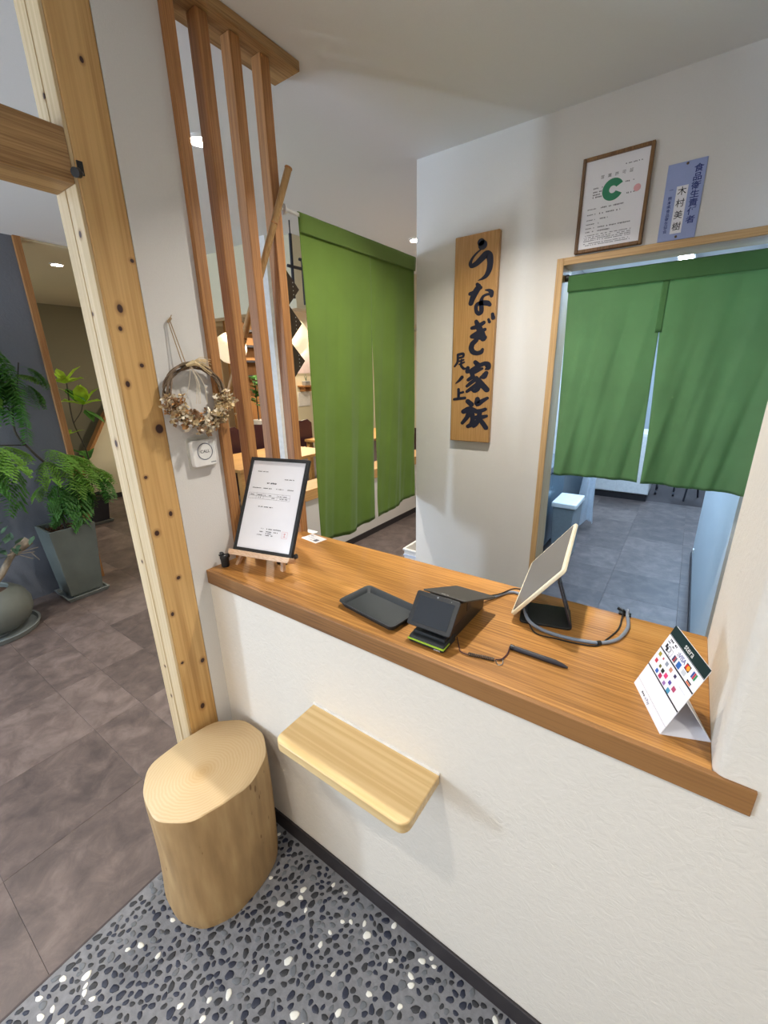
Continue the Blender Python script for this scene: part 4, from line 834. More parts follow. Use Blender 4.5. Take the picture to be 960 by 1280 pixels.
build('ledge', mb, M['easel'], ea, bevel=0.0015)
def leg(u, foot, topv, parent=ea):
    a = F @ Vector((u, -0.018, -0.016)); f_ = Vector(foot); t_ = F @ Vector(topv)
    mb = MB(); h = 0.0065
    def q(c, z=None): return [(c.x - h, c.y - h, c.z), (c.x + h, c.y - h, c.z), (c.x + h, c.y + h, c.z), (c.x - h, c.y + h, c.z)]
    mb.hexa(q(f_), q(t_)); return build('leg', mb, M['easel'], parent, bevel=0.001)
leg(0.035, (-1.186, 0.788, CT), (0.055, 0.10, -0.020)); leg(wF - 0.04, (-1.012, 0.836, CT), (wF - 0.065, 0.10, -0.020))
leg(wF / 2, (-1.125, 0.925, CT), (wF / 2, 0.15, -0.026))
# black desk clip visible under the easel
tag(build('binder_clip', MB().prism([(-1.075, 0.862), (-1.035, 0.872), (-1.041, 0.892), (-1.081, 0.882)], CT, CT + 0.022), M['black'], bevel=0.003, origin=(-1.058, 0.877, CT)), 'black block behind the legs of the little easel', 'clip')
build('corner_knob', MB().tube([F @ Vector((wF + 0.002, 0.006, -0.012)), F @ Vector((wF + 0.010, 0.010, -0.012))], 0.008, 12), M['black'], fr, smooth=True)
# --- frog-like black figure
fg = thing('black_figurine', 'tiny black cup-shaped figurine with two round eyes at the left end of the counter', 'figurine', (-1.207, 0.755, CT))
build('body', MB().lathe([(0.0, 0), (0.0125, 0.0003), (0.0135, 0.003), (0.0135, 0.024), (0.0150, 0.030), (0.0150, 0.036), (0.010, 0.042), (0.0, 0.043)], (-1.207, 0.755, CT), 20), M['matblack'], fg, smooth=True)
for dx_, dy_, dz_ in ((-0.009, -0.004, 0.043), (0.012, 0.003, 0.040)):
    e = build('eye', MB().lathe([(0.0, -0.0095), (0.006, -0.0072), (0.0093, -0.002), (0.0093, 0.002), (0.006, 0.0072), (0, 0.0095)], (-1.207 + dx_, 0.755 + dy_, CT + dz_), 14), M['black'], fg, smooth=True, angle=180)
    build('eye_white', MB().tube([(-1.207 + dx_ + a * 0.8, 0.755 + dy_ - 0.0088, CT + dz_ + 0.0025 + b_) for a, b_ in ((-0.005, 0.0), (-0.001, 0.001), (0.001, 0.003), (0.005, 0.003))], 0.0011, 6), M['whitep'], e, smooth=True)
# --- small card on the counter
F = frame_m((-1.130, 1.102, CT + 0.0008), (0.0915, -0.012, 0), (0.012, 0.0915, 0))
bc_ = thing('business_card', 'small printed card lying flat on the counter behind the easel', 'card', (-1.130, 1.102, CT))
mb = MB(); mb.m = F; mb.box(-0.046, 0.046, -0.028, 0.028, -0.0008, 0.0); mb.m = None
build('paper', mb, M['paper'], bc_)
mb = MB(); rr = random.Random(4); ticks(F, -0.036, -0.010, 0.016, 0.005, rr, mb=mb); ticks(F, -0.036, 0.005, 0.0, 0.003, rr, mb=mb); ticks(F, -0.036, 0.01, -0.016, 0.003, rr, mb=mb); flat(F, [(0.014, 0.034, -0.018, 0.002)], mb=mb)
build('print', mb, M['inkg'], bc_)['kind'] = 'stuff'
# --- payment methods card
P0 = Vector((-0.003, 0.870, CT)); P1 = Vector((0.046, 0.891, 1.151)); P3 = Vector((0.049, 0.748, CT)); F = frame_m(P0, P3 - P0, P1 - P0)
pc = thing('payment_card_stand', 'white folded card stand listing payment brands at the right end of the counter', 'card stand', (0.05, 0.82, CT))
wC, hC = 0.1325, 0.151
mb = MB(); mb.m = F; mb.prism(rrect(0, wC, 0, hC, 0.005, (0, 0, 1, 1)), -0.0010, 0.0); mb.m = None
build('front_panel', mb, M['paper'], pc)
nh = Vector((0.93, 0.36, 0)).normalized()
B0, B3 = P0 + nh * 0.088, P3 + nh * 0.078
T0, T3 = F @ Vector((0, hC * 0.52, -0.001)), F @ Vector((wC, hC * 0.52, -0.001))
zz = Vector((0, 0, 0.001))
build('base_flap', MB().hexa([P0, P3, B3, B0], [P0 + zz, P3 + zz, B3 + zz, B0 + zz]), M['paper'], pc)
of = nh * 0.001
build('back_panel', MB().hexa([B0, B3, B3 + of, B0 + of], [T0, T3, T3 + of, T0 + of]), M['paper'], pc)
build('header_band', flat(F, [(0.0, wC, hC - 0.020, hC - 0.0005)], 0.0003), plain('deep_green_ink', '0d2a2c', 0.5), pc, label='dark green top band')
build('lettering', text_mesh('stera', 0.016, F @ Matrix.Translation((wC / 2 + 0.002, hC - 0.0105, 0.0005)), 0.0), M['whitep'], pc)
build('rule', flat(F, [(0.0, wC, hC - 0.0215, hC - 0.0205), (0.0, wC, 0.0965, 0.0993), (0.0, wC, 0.053, 0.0558)], 0.0003), M['iron'], pc)
mb = flat(F, [(0.0, wC, 0.0175, 0.0179)], 0.0003); build('fine_line', mb, M['inkg'], pc)
rr = random.Random(2); mb = MB(); ticks(F, 0.006, 0.040, 0.1245, 0.0045, rr, mb=mb); ticks(F, 0.008, 0.036, 0.1185, 0.003, rr, mb=mb); ticks(F, 0.030, 0.048, 0.0085, 0.004, rr, mb=mb)
flat(F, [(0.010, 0.016, 0.106, 0.114), (0.016, 0.022, 0.102, 0.110)], 0.0003, mb); mb2 = disc(F, 0.024, 0.109, 0.006, 0.0003, 14, r2=0.0048); mb3 = flat(F, [(0.030, 0.0305, 0.101, 0.113), (0.038, 0.0385, 0.101, 0.113), (0.030, 0.038, 0.113, 0.1135), (0.030, 0.038, 0.1005, 0.101)], 0.0003)
build('small_print', merge(mb, mb2, mb3), M['ink'], pc)['kind'] = 'stuff'
build('lettering', text_mesh('VISA', 0.0125, F @ Matrix.Translation((0.066, 0.1195, 0.0003)), 0.0001), plain('visa_blue', '26318c', 0.6), pc)
build('lettering', text_mesh('a Pay', 0.0085, F @ Matrix.Translation((0.060, 0.0085, 0.0003)), 0.0), M['navy'], pc)
def sq(name, x, y, w_, h_, col): build(name, flat(F, [(x - w_ / 2, x + w_ / 2, y - h_ / 2, y + h_ / 2)], 0.0003), plain('ink_' + col, col, 0.6), pc)
sq('logo_patch', 0.089, 0.1185, 0.015, 0.012, '2a1c22')
build('logo_mark', disc(F, 0.0865, 0.1185, 0.0048, 0.0005, 16), plain('ink_red', 'd2302a', 0.6), pc); build('logo_mark', disc(F, 0.0915, 0.1185, 0.0048, 0.0006, 16), plain('ink_orange', 'ea9a32', 0.6), pc)
for i, c_ in enumerate(('2b4f9c', 'c5354a', '2f8f58')): build('logo_mark', flat(F, [(0.105 + i * 0.0045, 0.109 + i * 0.0045, 0.113, 0.125)], 0.0003), plain('ink_' + c_, c_, 0.6), pc)
for i, c_ in enumerate(('2b3a66', 'b3303f', '56606e')): build('logo_mark', flat(F, [(0.045 + i * 0.004, 0.0487 + i * 0.004, 0.1015, 0.1125)], 0.0003), plain('ink_' + c_, c_, 0.6), pc)
sq('logo_patch', 0.068, 0.1065, 0.012, 0.0115, '2c64ae'); sq('logo_patch', 0.088, 0.1065, 0.012, 0.008, 'c9ccd2')
build('logo_mark', merge(disc(F, 0.050, 0.119, 0.0045, 0.0003, 12, r2=0.0036, a0=-60, a1=60), disc(F, 0.047, 0.119, 0.0045, 0.0003, 12, r2=0.0036, a0=-60, a1=60)), M['inkg'], pc)
build('logo_mark', flat(F, [(0.104, 0.118, 0.1035, 0.106)], 0.0003), M['ink'], pc); sq('logo_patch', 0.111, 0.1015, 0.013, 0.0028, 'dd6a2e')
for (x, y, c_, s_) in ((.012, .088, '9a8a2c', .009), (.027, .088, 'c05a62', .005), (.043, .088, '9097a3', .009), (.060, .088, 'c98b72', .009), (.078, .088, '3a3358', .007), (.014, .0735, 'c43a4c', .009), (.032, .0735, '6d6b2a', .007), (.045, .0725, '1c2a24', .009), (.059, .0725, 'df3a78', .010), (.077, .072, '5a4aa0', .008), (.094, .0715, 'b84a6e', .010), (.032, .062, '2f62b8', .009), (.047, .062, 'b8285c', .010), (.066, .061, '9c6fb0', .008), (.085, .060, '4a94b4', .010)):
    sq('logo_patch', x, y, s_, s_ * 0.85, c_)
build('corner_text', flat(F, [(0.100, 0.122, 0.0840, 0.0842)], 0.0003), M['inkg'], pc)
# ================================================================== WALL W: WREATH, CALL BUTTON, BAMBOO
cbn = thing('call_button', 'white square CALL button on the wall under the dried flower wreath', 'button', (W, 0.746, 1.398))
def yzF(y, z, x=W): return frame_m((x, y, z), (0, 1, 0), (0, 0, 1))
F = yzF(0.748, 1.398)
mb = MB(); mb.m = F; mb.prism(rrect(-0.046, 0.046, -0.050, 0.050, 0.010), 0.0005, 0.003); mb.m = None
build('wall_plate', mb, plain('clear_mount', 'd3cfc4', 0.3), cbn)
mb = MB(); mb.m = F; mb.prism(rrect(-0.040, 0.040, -0.041, 0.041, 0.009), 0.003, 0.020); mb.m = None
build('case', mb, M['whitep'], cbn, bevel=0.003)
build('ring', disc(F, 0.002, 0.005, 0.0265, 0.0203, 40, r2=0.0238), plain('ring_grey', '55596a', 0.5), cbn)
build('lettering', text_mesh('CALL', 0.0135, F @ Matrix.Translation((0.002, 0.005, 0.0203)), 0.0001), M['ink'], cbn)
build('small_print', flat(F, [(0.018, 0.036, -0.032, -0.0295)], 0.0203), M['inkg'], cbn)
# wreath
wc = Vector((W + 0.022, 0.748, 1.578))
wr = thing('dried_wreath', 'twig wreath with dried flowers hanging on twine beside the lattice', 'wreath', tuple(wc))
rr = random.Random(12)
for k in range(6):
    P = []
    for i in range(49):
        a = 2 * math.pi * i / 48; r_ = 0.088 + 0.008 * math.sin(a * 2 + k * 1.05) + 0.003 * math.sin(a * 5 + k * 2)
        P.append((wc.x + 0.007 * math.cos(a * 4 + k * 1.25), wc.y + r_ * math.cos(a), wc.z + r_ * 0.93 * math.sin(a)))
    build('vine_strand', MB().tube(P, [0.0032 + 0.0005 * math.sin(i) for i in range(49)], 6), M['vine'] if k % 2 else M['bark'], wr, smooth=True)
for k in range(26):       # dried flower cluster along the lower arc
    pass
cl = {m_: MB() for m_ in ('dry1', 'dry2', 'dry3', 'dry4')}
for k in range(430):
    a = rr.uniform(R(190), R(356)); r_ = rr.gauss(0.090, 0.013); 
    r_ += 0.012 * math.exp(-((a - R(292)) / 0.45) ** 2)
    c = wc + Vector((rr.uniform(0.0, 0.030), r_ * math.cos(a) + rr.gauss(0, .005), r_ * 0.95 * math.sin(a) + rr.gauss(0.004, .007)))
    if a < R(235): c.z += 0.002
    m_ = rr.choice(['dry1', 'dry1', 'dry1', 'dry4', 'dry4', 'dry4', 'dry2', 'dry2', 'dry3'])
    if a > R(310): m_ = rr.choice(['dry1', 'dry1', 'dry4', 'dry1', 'dry2'])
    mb = cl[m_]; npet = rr.choice([3, 4, 5]); rot = Matrix.Translation(c) @ Matrix.Rotation(rr.uniform(0, 6.28), 4, (rr.gauss(0, 1), rr.gauss(0, 1), rr.gauss(0, 1)))
    s_ = rr.uniform(0.007, 0.015); mb.m = rot
    for q in range(npet):
        b_ = 2 * math.pi * q / npet; d = Vector((math.cos(b_), math.sin(b_), 0)); e = Vector((-math.sin(b_), math.cos(b_), 0))
        mb.add([(0, 0, 0), d * s_ * .55 + e * s_ * .42 + Vector((0, 0, s_ * .3)), d * s_ + Vector((0, 0, s_ * .55)), d * s_ * .55 - e * s_ * .42 + Vector((0, 0, s_ * .3))], [(0, 1, 2, 3)])
    mb.m = None
for m_, lab in (('dry1', 'tan dried petals'), ('dry2', 'brown dried petals'), ('dry3', 'orange dried petals'), ('dry4', 'pale dried petals')):
    o = build('dried_flowers', cl[m_], M[m_], wr, label=lab); o['kind'] = 'stuff'
mb = MB()
for k in range(26):       # straw bow at the top
    a = rr.uniform(-0.5, 0.35); L = rr.uniform(0.04, 0.075); mb.tube([wc + Vector((0.010, -0.012, 0.084)), wc + Vector((0.014, -0.012 + L * 0.55 * math.cos(a), 0.086 + L * 0.5 * math.sin(a) + 0.004)), wc + Vector((0.012, -0.012 + L * math.cos(a), 0.082 + L * math.sin(a)))], 0.0009, 5)
mb.tube([wc + Vector((0.012, -0.024, 0.078)), wc + Vector((0.018, -0.004, 0.086)), wc + Vector((0.012, 0.016, 0.080))], [0.004, 0.008, 0.004], 8)
build('straw_bow', mb, M['dry1'], wr, smooth=True)
mb = MB()
for k in range(5):
    y = rr.uniform(-0.05, 0.03); mb.tube(spl([wc + Vector((0.008, -0.010, 0.080)), wc + Vector((0.012, y, 0.03)), wc + Vector((0.010, y * 1.7 - .01, -0.03))], 5), 0.0007, 4)
build('loose_twine', mb, M['dry4'], wr, smooth=True)
hk_ = Vector((W + 0.004, 0.709, 1.775))
build('twine_loop', MB().tube([wc + Vector((0.004, -0.030, 0.082)), hk_ + Vector((0.004, -0.003, 0))], 0.0014, 6).tube([wc + Vector((0.004, -0.020, 0.084)), hk_ + Vector((0.004, 0.003, 0))], 0.0014, 6).tube([hk_ + Vector((0.004, -0.004, -0.004)), hk_ + Vector((0.006, 0.006, 0.008))], 0.0035, 8).tube([hk_ + Vector((0.004, 0.0, 0.0)), hk_ + Vector((0.004, 0.010, 0.016))], 0.0012, 5), M['twine'], wr, smooth=True)
build('nail', MB().tube([(W - 0.001, 0.709, 1.775), (W + 0.012, 0.709, 1.777)], 0.0015, 8), M['iron'], wr, smooth=True)
# leaning bamboo poles woven through the lattice
def bamboo(name, a, b_, r_, label, nodes, group=None):
    a, b_ = Vector(a), Vector(b_); t = thing(name, label, 'bamboo', tuple(b_ if b_.z < a.z else a), group)
    build('cane', MB().tube([a, b_], r_, 16), M['bamboo'], t, smooth=True)
    for f_ in nodes:
        q = a.lerp(b_, f_); d = (b_ - a).normalized() * 0.003
        build('node_ring', MB().tube([q - d, q, q + d], [r_ * 1.0, r_ * 1.12, r_ * 1.0], 16), M['trimwood'], t, smooth=True)
bamboo('bamboo_pole', (-1.176, 1.164, 2.258), (-1.414, 0.944, 1.44), 0.0115, 'slender bamboo pole leaning diagonally through the lattice slats', [0.004, 0.19, 0.42, 0.62, 0.88])
bamboo('bamboo_pole', (-1.425, 0.935, 1.43), (-1.475, 0.99, 0.0), 0.020, 'thick upright bamboo trunk standing behind the lattice near the wreath', [0.0, 0.20, 0.34, 0.5])

# ================================================================== CEILING LIGHTS
for i, (x, y, p_, c_) in enumerate(DOWN):
    lab = {0: 'round recessed downlight in the corridor ceiling seen between the lattice slats', 1: 'round recessed downlight in the corridor ceiling beside the white wall corner', 2: 'round recessed downlight in the ceiling over the counter at the top edge', 6: 'round recessed downlight in the cream lounge ceiling beyond the slate wall'}.get(i)
    if lab is None and i in (3, 4, 5, 7): lab = {3: 'round recessed downlight in the entrance ceiling near the stump', 4: 'round recessed downlight in the entrance ceiling on the right', 5: 'round recessed downlight in the left room ceiling', 7: 'round recessed downlight in the entrance ceiling by the door'}[i]
    zc = CEIL - (0.012 if i == 6 else 0.0)
    t = thing('downlight', lab, 'ceiling light', (x, y, zc))
    build('trim_ring', MB().lathe([(0.043, zc - 0.010), (0.052, zc - 0.004), (0.054, zc - 0.0003)], (x, y, 0), 28, caps=False).lathe([(0.043, zc - 0.010), (0.043, zc - 0.0003)], (x, y, 0), 28, caps=False), M['whitep'], t, smooth=True)
    build('diffuser', MB().lathe([(0.0, zc - 0.004), (0.043, zc - 0.004)], (x, y, 0), 24), M['lampw'], t)
for (x, y), lab in zip(KL, ('white strip light on the kitchen ceiling seen above the short curtain', 'white strip light on the kitchen ceiling near the doorway', 'white strip light at the far end of the kitchen')):
    t = thing('strip_light', lab, 'ceiling light', (x, y, CEIL))
    build('housing', MB().box(x - 0.07, x + 0.07, y - 0.6, y + 0.6, CEIL - 0.05, CEIL - 0.0005), M['whitep'], t, bevel=0.004)
    build('tube', MB().box(x - 0.05, x + 0.05, y - 0.55, y + 0.55, CEIL - 0.056, CEIL - 0.05), M['lampk'], t)

# ================================================================== KITCHEN
st_ = thing('steel_worktable', 'stainless steel kitchen counter along the left wall past the doorway', 'worktable', (-1.0, 3.2, 0))
build('top', MB().box(W + 0.125, -0.86, 2.3, 4.3, 0.80, 0.85), M['steel'], st_, bevel=0.004)
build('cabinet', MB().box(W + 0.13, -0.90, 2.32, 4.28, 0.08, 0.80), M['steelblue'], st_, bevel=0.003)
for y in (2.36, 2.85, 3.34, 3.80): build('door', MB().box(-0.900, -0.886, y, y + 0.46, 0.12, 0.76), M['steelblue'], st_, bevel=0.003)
for (x, y) in ((-0.95, 2.36), (-0.95, 4.2)): build('leg', MB().tube([(x, y, 0), (x, y, 0.09)], 0.02, 10), M['iron'], st_)
fg2 = thing('refrigerator', 'tall stainless refrigerator standing behind the kitchen counter', 'refrigerator', (-0.98, 5.3, 0))
build('body', MB().box(W + 0.13, -0.84, 5.0, 5.75, 0.06, 1.9), M['steel'], fg2, bevel=0.006); build('door', MB().box(-0.84, -0.815, 5.02, 5.73, 0.10, 1.88), M['whitep'], fg2, bevel=0.006)
build('handle', MB().box(-0.815, -0.79, 5.08, 5.11, 0.6, 1.2), M['doorwood'], fg2, bevel=0.004)
bn_ = thing('waste_bin', 'grey kitchen bin with a white flat lid beside the steel counter', 'bin', (-0.745, 3.85, 0))
build('body', MB().hexa([(-0.82, 3.70, 0.001), (-0.67, 3.70, 0.001), (-0.67, 4.0, 0.001), (-0.82, 4.0, 0.001)], [(-0.835, 3.68, 0.50), (-0.655, 3.68, 0.50), (-0.655, 4.02, 0.50), (-0.835, 4.02, 0.50)]), M['grey'], bn_, bevel=0.008)
build('lid', MB().box(-0.845, -0.645, 3.67, 4.03, 0.50, 0.545), M['whitep'], bn_, bevel=0.008)
bg_ = MB()
def bagf(i, j):
    a = 2 * math.pi * i; v = j; r_ = (0.05 + 0.10 * v ** 0.8) * (1 + 0.16 * math.sin(a * 5 + v * 4) + 0.08 * math.sin(a * 9)); return (-0.74 + r_ * 0.55 * math.cos(a), 4.72 + r_ * math.sin(a), 0.80 - 0.72 * v - 0.05 * math.sin(a * 2) * v)
bg_.grid(bagf, 40, 14)
tag(build('plastic_bag', bg_, M['bag'], smooth=True, angle=180, origin=(-0.74, 4.72, 0.8)), 'translucent plastic bag hanging beyond the kitchen bin', 'bag')
kc = thing('kitchen_cabinet', 'white low kitchen cabinet with a dark kick board at the far side', 'cabinet', (-0.6, 6.4, 0))
build('body', MB().box(-1.0, -0.262, 6.13, 6.7, 0.09, 0.85), M['whitep'], kc, bevel=0.003); build('kick_board', MB().box(-0.99, -0.275, 6.15, 6.68, 0.0, 0.09), M['base'], kc)
for x in (-0.99, -0.62): build('door', MB().box(x, x + 0.35, 6.115, 6.13, 0.10, 0.83), M['whitep'], kc, bevel=0.002)
kr = thing('wire_trolley', 'dark wire kitchen trolley on casters beside the white cabinet', 'trolley', (0.0, 6.8, 0))
for (x, y) in ((-0.2, 6.6), (0.0, 6.6), (-0.2, 6.9), (0.0, 6.9)):
    build('post', MB().tube([(x, y, 0.06), (x, y, 0.9)], 0.009, 8), M['iron'], kr); build('caster', MB().lathe([(0.0, x - 0.012), (0.026, x - 0.012), (0.026, x + 0.012), (0, x + 0.012)], (0, y, 0.027), 14, axis='x'), M['iron'], kr)
mb = MB()
for zz_ in (0.14, 0.75):
    for k in range(9): mb.box(-0.2 + k * 0.025 - 0.0015, -0.2 + k * 0.025 + 0.0015, 6.6, 6.9, zz_, zz_ + 0.003)
    mb.box(-0.21, 0.01, 6.595, 6.605, zz_, zz_ + 0.02).box(-0.21, 0.01, 6.895, 6.905, zz_, zz_ + 0.02)
build('wire_shelf', mb, M['iron'], kr)
ch = thing('folding_stool', 'dark legs of a stool standing at the far end of the kitchen', 'stool', (0.18, 6.5, 0))
build('leg', MB().tube([(0.12, 6.4, 0.0), (0.17, 6.5, 0.6)], 0.011, 8), M['iron'], ch); build('leg', MB().tube([(0.27, 6.7, 0.0), (0.19, 6.5, 0.6)], 0.011, 8), M['iron'], ch); build('seat', MB().lathe([(0, 0.6), (0.14, 0.6), (0.14, 0.63), (0, 0.63)], (0.18, 6.5, 0), 20), M['iron'], ch)
struct('wall_kitchen', MB().box(0.225, 0.30, YS + 0.133, 4.45, 0, 2.2), M['kwall'], 'pale blue-lit kitchen partition wall right of the floor', origin=(0.25, 3.6, 0))
struct('baseboard_kitchen', MB().box(0.217, 0.225, YS + 0.133, 4.45, 0, 0.05), M['base'], 'dark baseboard of the kitchen partition', 'baseboard', origin=(0.22, 3.6, 0))
struct('wall_kitchen.001', MB().box(W + 0.12, 2.3, 8.6, 8.7, 0, CEIL), M['kwall'], 'white far wall of the kitchen', origin=(0, 8.6, 0))
tag(build('wall_bracket', MB().box(0.213, 0.225, 4.20, 4.24, 0.12, 0.15), M['whitep'], bevel=0.003, origin=(0.22, 4.22, 0.13)), 'tiny white bracket low on the kitchen partition wall', 'bracket')
# white basket in the corridor
bk = thing('white_basket', 'white plastic basket standing on the corridor floor behind the wall corner', 'basket', (-1.53, 2.78, 0))
def box_ring(x0, x1, y0, y1, t_, z0, z1): return MB().box(x0, x1, y0, y0 + t_, z0, z1).box(x0, x1, y1 - t_, y1, z0, z1).box(x0, x0 + t_, y0 + t_, y1 - t_, z0, z1).box(x1 - t_, x1, y0 + t_, y1 - t_, z0, z1)
build('wall', box_ring(-1.68, -1.36, 2.62, 2.95, 0.006, 0.004, 0.285), M['whitep'], bk); build('bottom', MB().box(-1.68, -1.36, 2.62, 2.95, 0.0, 0.006), M['whitep'], bk)
build('rim', box_ring(-1.69, -1.35, 2.61, 2.96, 0.016, 0.285, 0.30), M['whitep'], bk, bevel=0.003)
for z in (0.06, 0.12, 0.18, 0.24): build('band', box_ring(-1.686, -1.354, 2.614, 2.956, 0.006, z, z + 0.012), plain('basket_band', 'c9d2e6', 0.5), bk)

# ================================================================== PLANTS IN THE LEFT ROOM
def square_pot(c, bot_h, top_h, h, mat, label, soil=True):
    t = thing('square_planter', label, 'planter', (c[0], c[1], 0)); z0 = 0.035
    sq_ = lambda s_, z, o=(0, 0): [(c[0] + o[0] - s_, c[1] + o[1] - s_, z), (c[0] + o[0] + s_, c[1] + o[1] - s_, z), (c[0] + o[0] + s_, c[1] + o[1] + s_, z), (c[0] + o[0] - s_, c[1] + o[1] + s_, z)]
    mb = MB(); R_ = [sq_(bot_h, z0), sq_(top_h, h), sq_(top_h - 0.016, h), sq_(top_h - 0.03, h - 0.05)]
    mb.add([p_ for l in R_ for p_ in l], [(3, 2, 1, 0)] + [(j * 4 + k, j * 4 + (k + 1) % 4, j * 4 + 4 + (k + 1) % 4, j * 4 + 4 + k) for j in range(3) for k in range(4)] + [(12, 13, 14, 15)])
    build('pot', mb, mat, t, bevel=0.003)
    mb = MB(); R_ = [sq_(bot_h + 0.02, 0.001), sq_(bot_h + 0.035, 0.032), sq_(bot_h + 0.022, 0.032), sq_(bot_h + 0.015, 0.012)]
    mb.add([p_ for l in R_ for p_ in l], [(3, 2, 1, 0)] + [(j * 4 + k, j * 4 + (k + 1) % 4, j * 4 + 4 + (k + 1) % 4, j * 4 + 4 + k) for j in range(3) for k in range(4)] + [(12, 13, 14, 15)])
    mb.box(c[0] - bot_h + .02, c[0] + bot_h - .02, c[1] - bot_h + .02, c[1] + bot_h - .02, 0.01, z0)
    build('saucer', mb, M['saucer'], t)
    r2 = random.Random(int(abs(c[0]) * 100)); mb = MB()
    for k in range(110):
        x, y = c[0] + r2.uniform(-1, 1) * (top_h - 0.04), c[1] + r2.uniform(-1, 1) * (top_h - 0.04); s_ = r2.uniform(.012, .024)
        mb.m = Matrix.Translation((x, y, h - 0.045 + r2.uniform(0, .012))) @ Matrix.Rotation(r2.uniform(0, 6), 4, Vector((r2.gauss(0, .4), r2.gauss(0, .4), 1))); mb.box(-s_, s_, -s_ * .6, s_ * .6, -.004, .004)
    mb.m = None; o = build('bark_mulch', mb, M['soil'], t); o['kind'] = 'stuff'
    return t
square_pot((-3.785, 1.075), 0.112, 0.150, 0.58, M['slatepot'], 'tall tapered grey-green square planter on a saucer by the slate wall')
# leaf meshes: a drooping feathery frond built once per variant, then shared
def leaflet(mb, base, d, nrm, L, wd, droop=0.15):
    d = d.normalized(); s_ = d.cross(nrm).normalized(); n_ = nrm.normalized()
    p1 = base + d * L * .4 + s_ * wd; p2 = base + d * L - n_ * L * droop; p3 = base + d * L * .4 - s_ * wd; m_ = base + d * L * .45 - n_ * wd * .5
    mb.add([base, p1, p2, p3, m_], [(0, 1, 4), (1, 2, 4), (2, 3, 4), (3, 0, 4)])
def frond_mesh(name, mat, L=0.34, pairs=7, pin=0.13, leaf=0.046, seed=0, droop=1.0):
    r2 = random.Random(seed); mb = MB(); P = []
    for k in range(11):
        t = k / 10; P.append(Vector((L * t * (1 - 0.25 * t * droop), 0.0, L * (0.12 * t - 0.55 * droop * t * t))))
    mb.tube(P, [0.0022 - 0.0012 * k / 10 for k in range(11)], 4)
    for k in range(1, pairs + 1):
        t = 0.2 + 0.8 * k / pairs; i = min(9, int(t * 10)); b_ = P[i].lerp(P[i + 1], t * 10 - i); d = (P[i + 1] - P[i]).normalized()
        for s_ in (-1, 1):
            pd = (d * 0.75 + Vector((0, s_, -0.12 - 0.3 * t))).normalized(); pl = pin * (1 - 0.35 * abs(t - 0.55) * 2) * r2.uniform(.85, 1.1)
            q = [b_ + pd * pl * f_ + Vector((0, 0, -0.35 * pl * f_ * f_)) for f_ in (0, .25, .5, .75, 1)]
            mb.tube(q, 0.0008, 3, caps=False)
            for m_ in range(1, 7):
                f_ = m_ / 6; j = min(3, int(f_ * 4)); c = q[j].lerp(q[j + 1], f_ * 4 - j); pdd = (q[j + 1] - q[j]).normalized(); sd_ = pdd.cross(Vector((0, 0, 1))).normalized()
                for e in (-1, 1): leaflet(mb, c, pdd * 0.55 + sd_ * e, Vector((0, 0, 1)), leaf * r2.uniform(.75, 1.15), leaf * .26)
    me = bpy.data.meshes.new(name); me.from_pydata([tuple(v_) for v_ in mb.v], [], mb.f); me.materials.append(mat); return me
fm = [frond_mesh('frond', M['leaf'], seed=1), frond_mesh('frond', M['leafd'], L=0.38, seed=2, droop=1.6), frond_mesh('frond', M['leaf'], L=0.28, seed=3, droop=.7, leaf=.042), frond_mesh('frond', M['leafd'], L=0.30, seed=4, droop=1.2)]
def put_leaf(me, name, parent, base, az, pitch=0, s_=1.0, roll=0):
    o = bpy.data.objects.new(name, me); COL.objects.link(o); o.parent = parent; o.location = Vector(base) - wloc(parent)
    o.rotation_euler = (R(roll), R(-pitch), R(az)); o.scale = (s_,) * 3; return o
ft_ = thing('feathery_tree', 'slender potted tree with feathery drooping green fronds in the tall square planter', 'plant', (-3.785, 1.075, 0.53))
tr1 = spl([(-3.785, 1.075, 0.53), (-3.79, 1.07, 0.75), (-3.76, 1.10, 0.95), (-3.78, 1.00, 1.15), (-3.80, 0.94, 1.30), (-3.79, 0.975, 1.52), (-3.79, 0.985, 1.66)], 6)
tr2 = spl([(-3.79, 0.975, 1.50), (-3.79, 1.02, 1.60), (-3.78, 1.06, 1.75)], 5); tr3 = spl([(-3.785, 0.955, 1.40), (-3.76, 0.85, 1.65), (-3.74, 0.72, 1.95)], 5); tr4 = spl([(-3.77, 1.08, 0.90), (-3.73, 1.16, 0.98), (-3.69, 1.23, 1.02)], 4)
build('trunk', MB().tube(tr1, [0.011 - 0.006 * k / len(tr1) for k in range(len(tr1))], 8).tube(tr2, 0.004, 6).tube(tr3, 0.004, 6).tube(tr4, 0.004, 6).tube(spl([(-3.785, 0.98, 1.2), (-3.74, 0.84, 1.22), (-3.70, 0.70, 1.24)], 4), 0.004, 6), M['stem'], ft_, smooth=True)
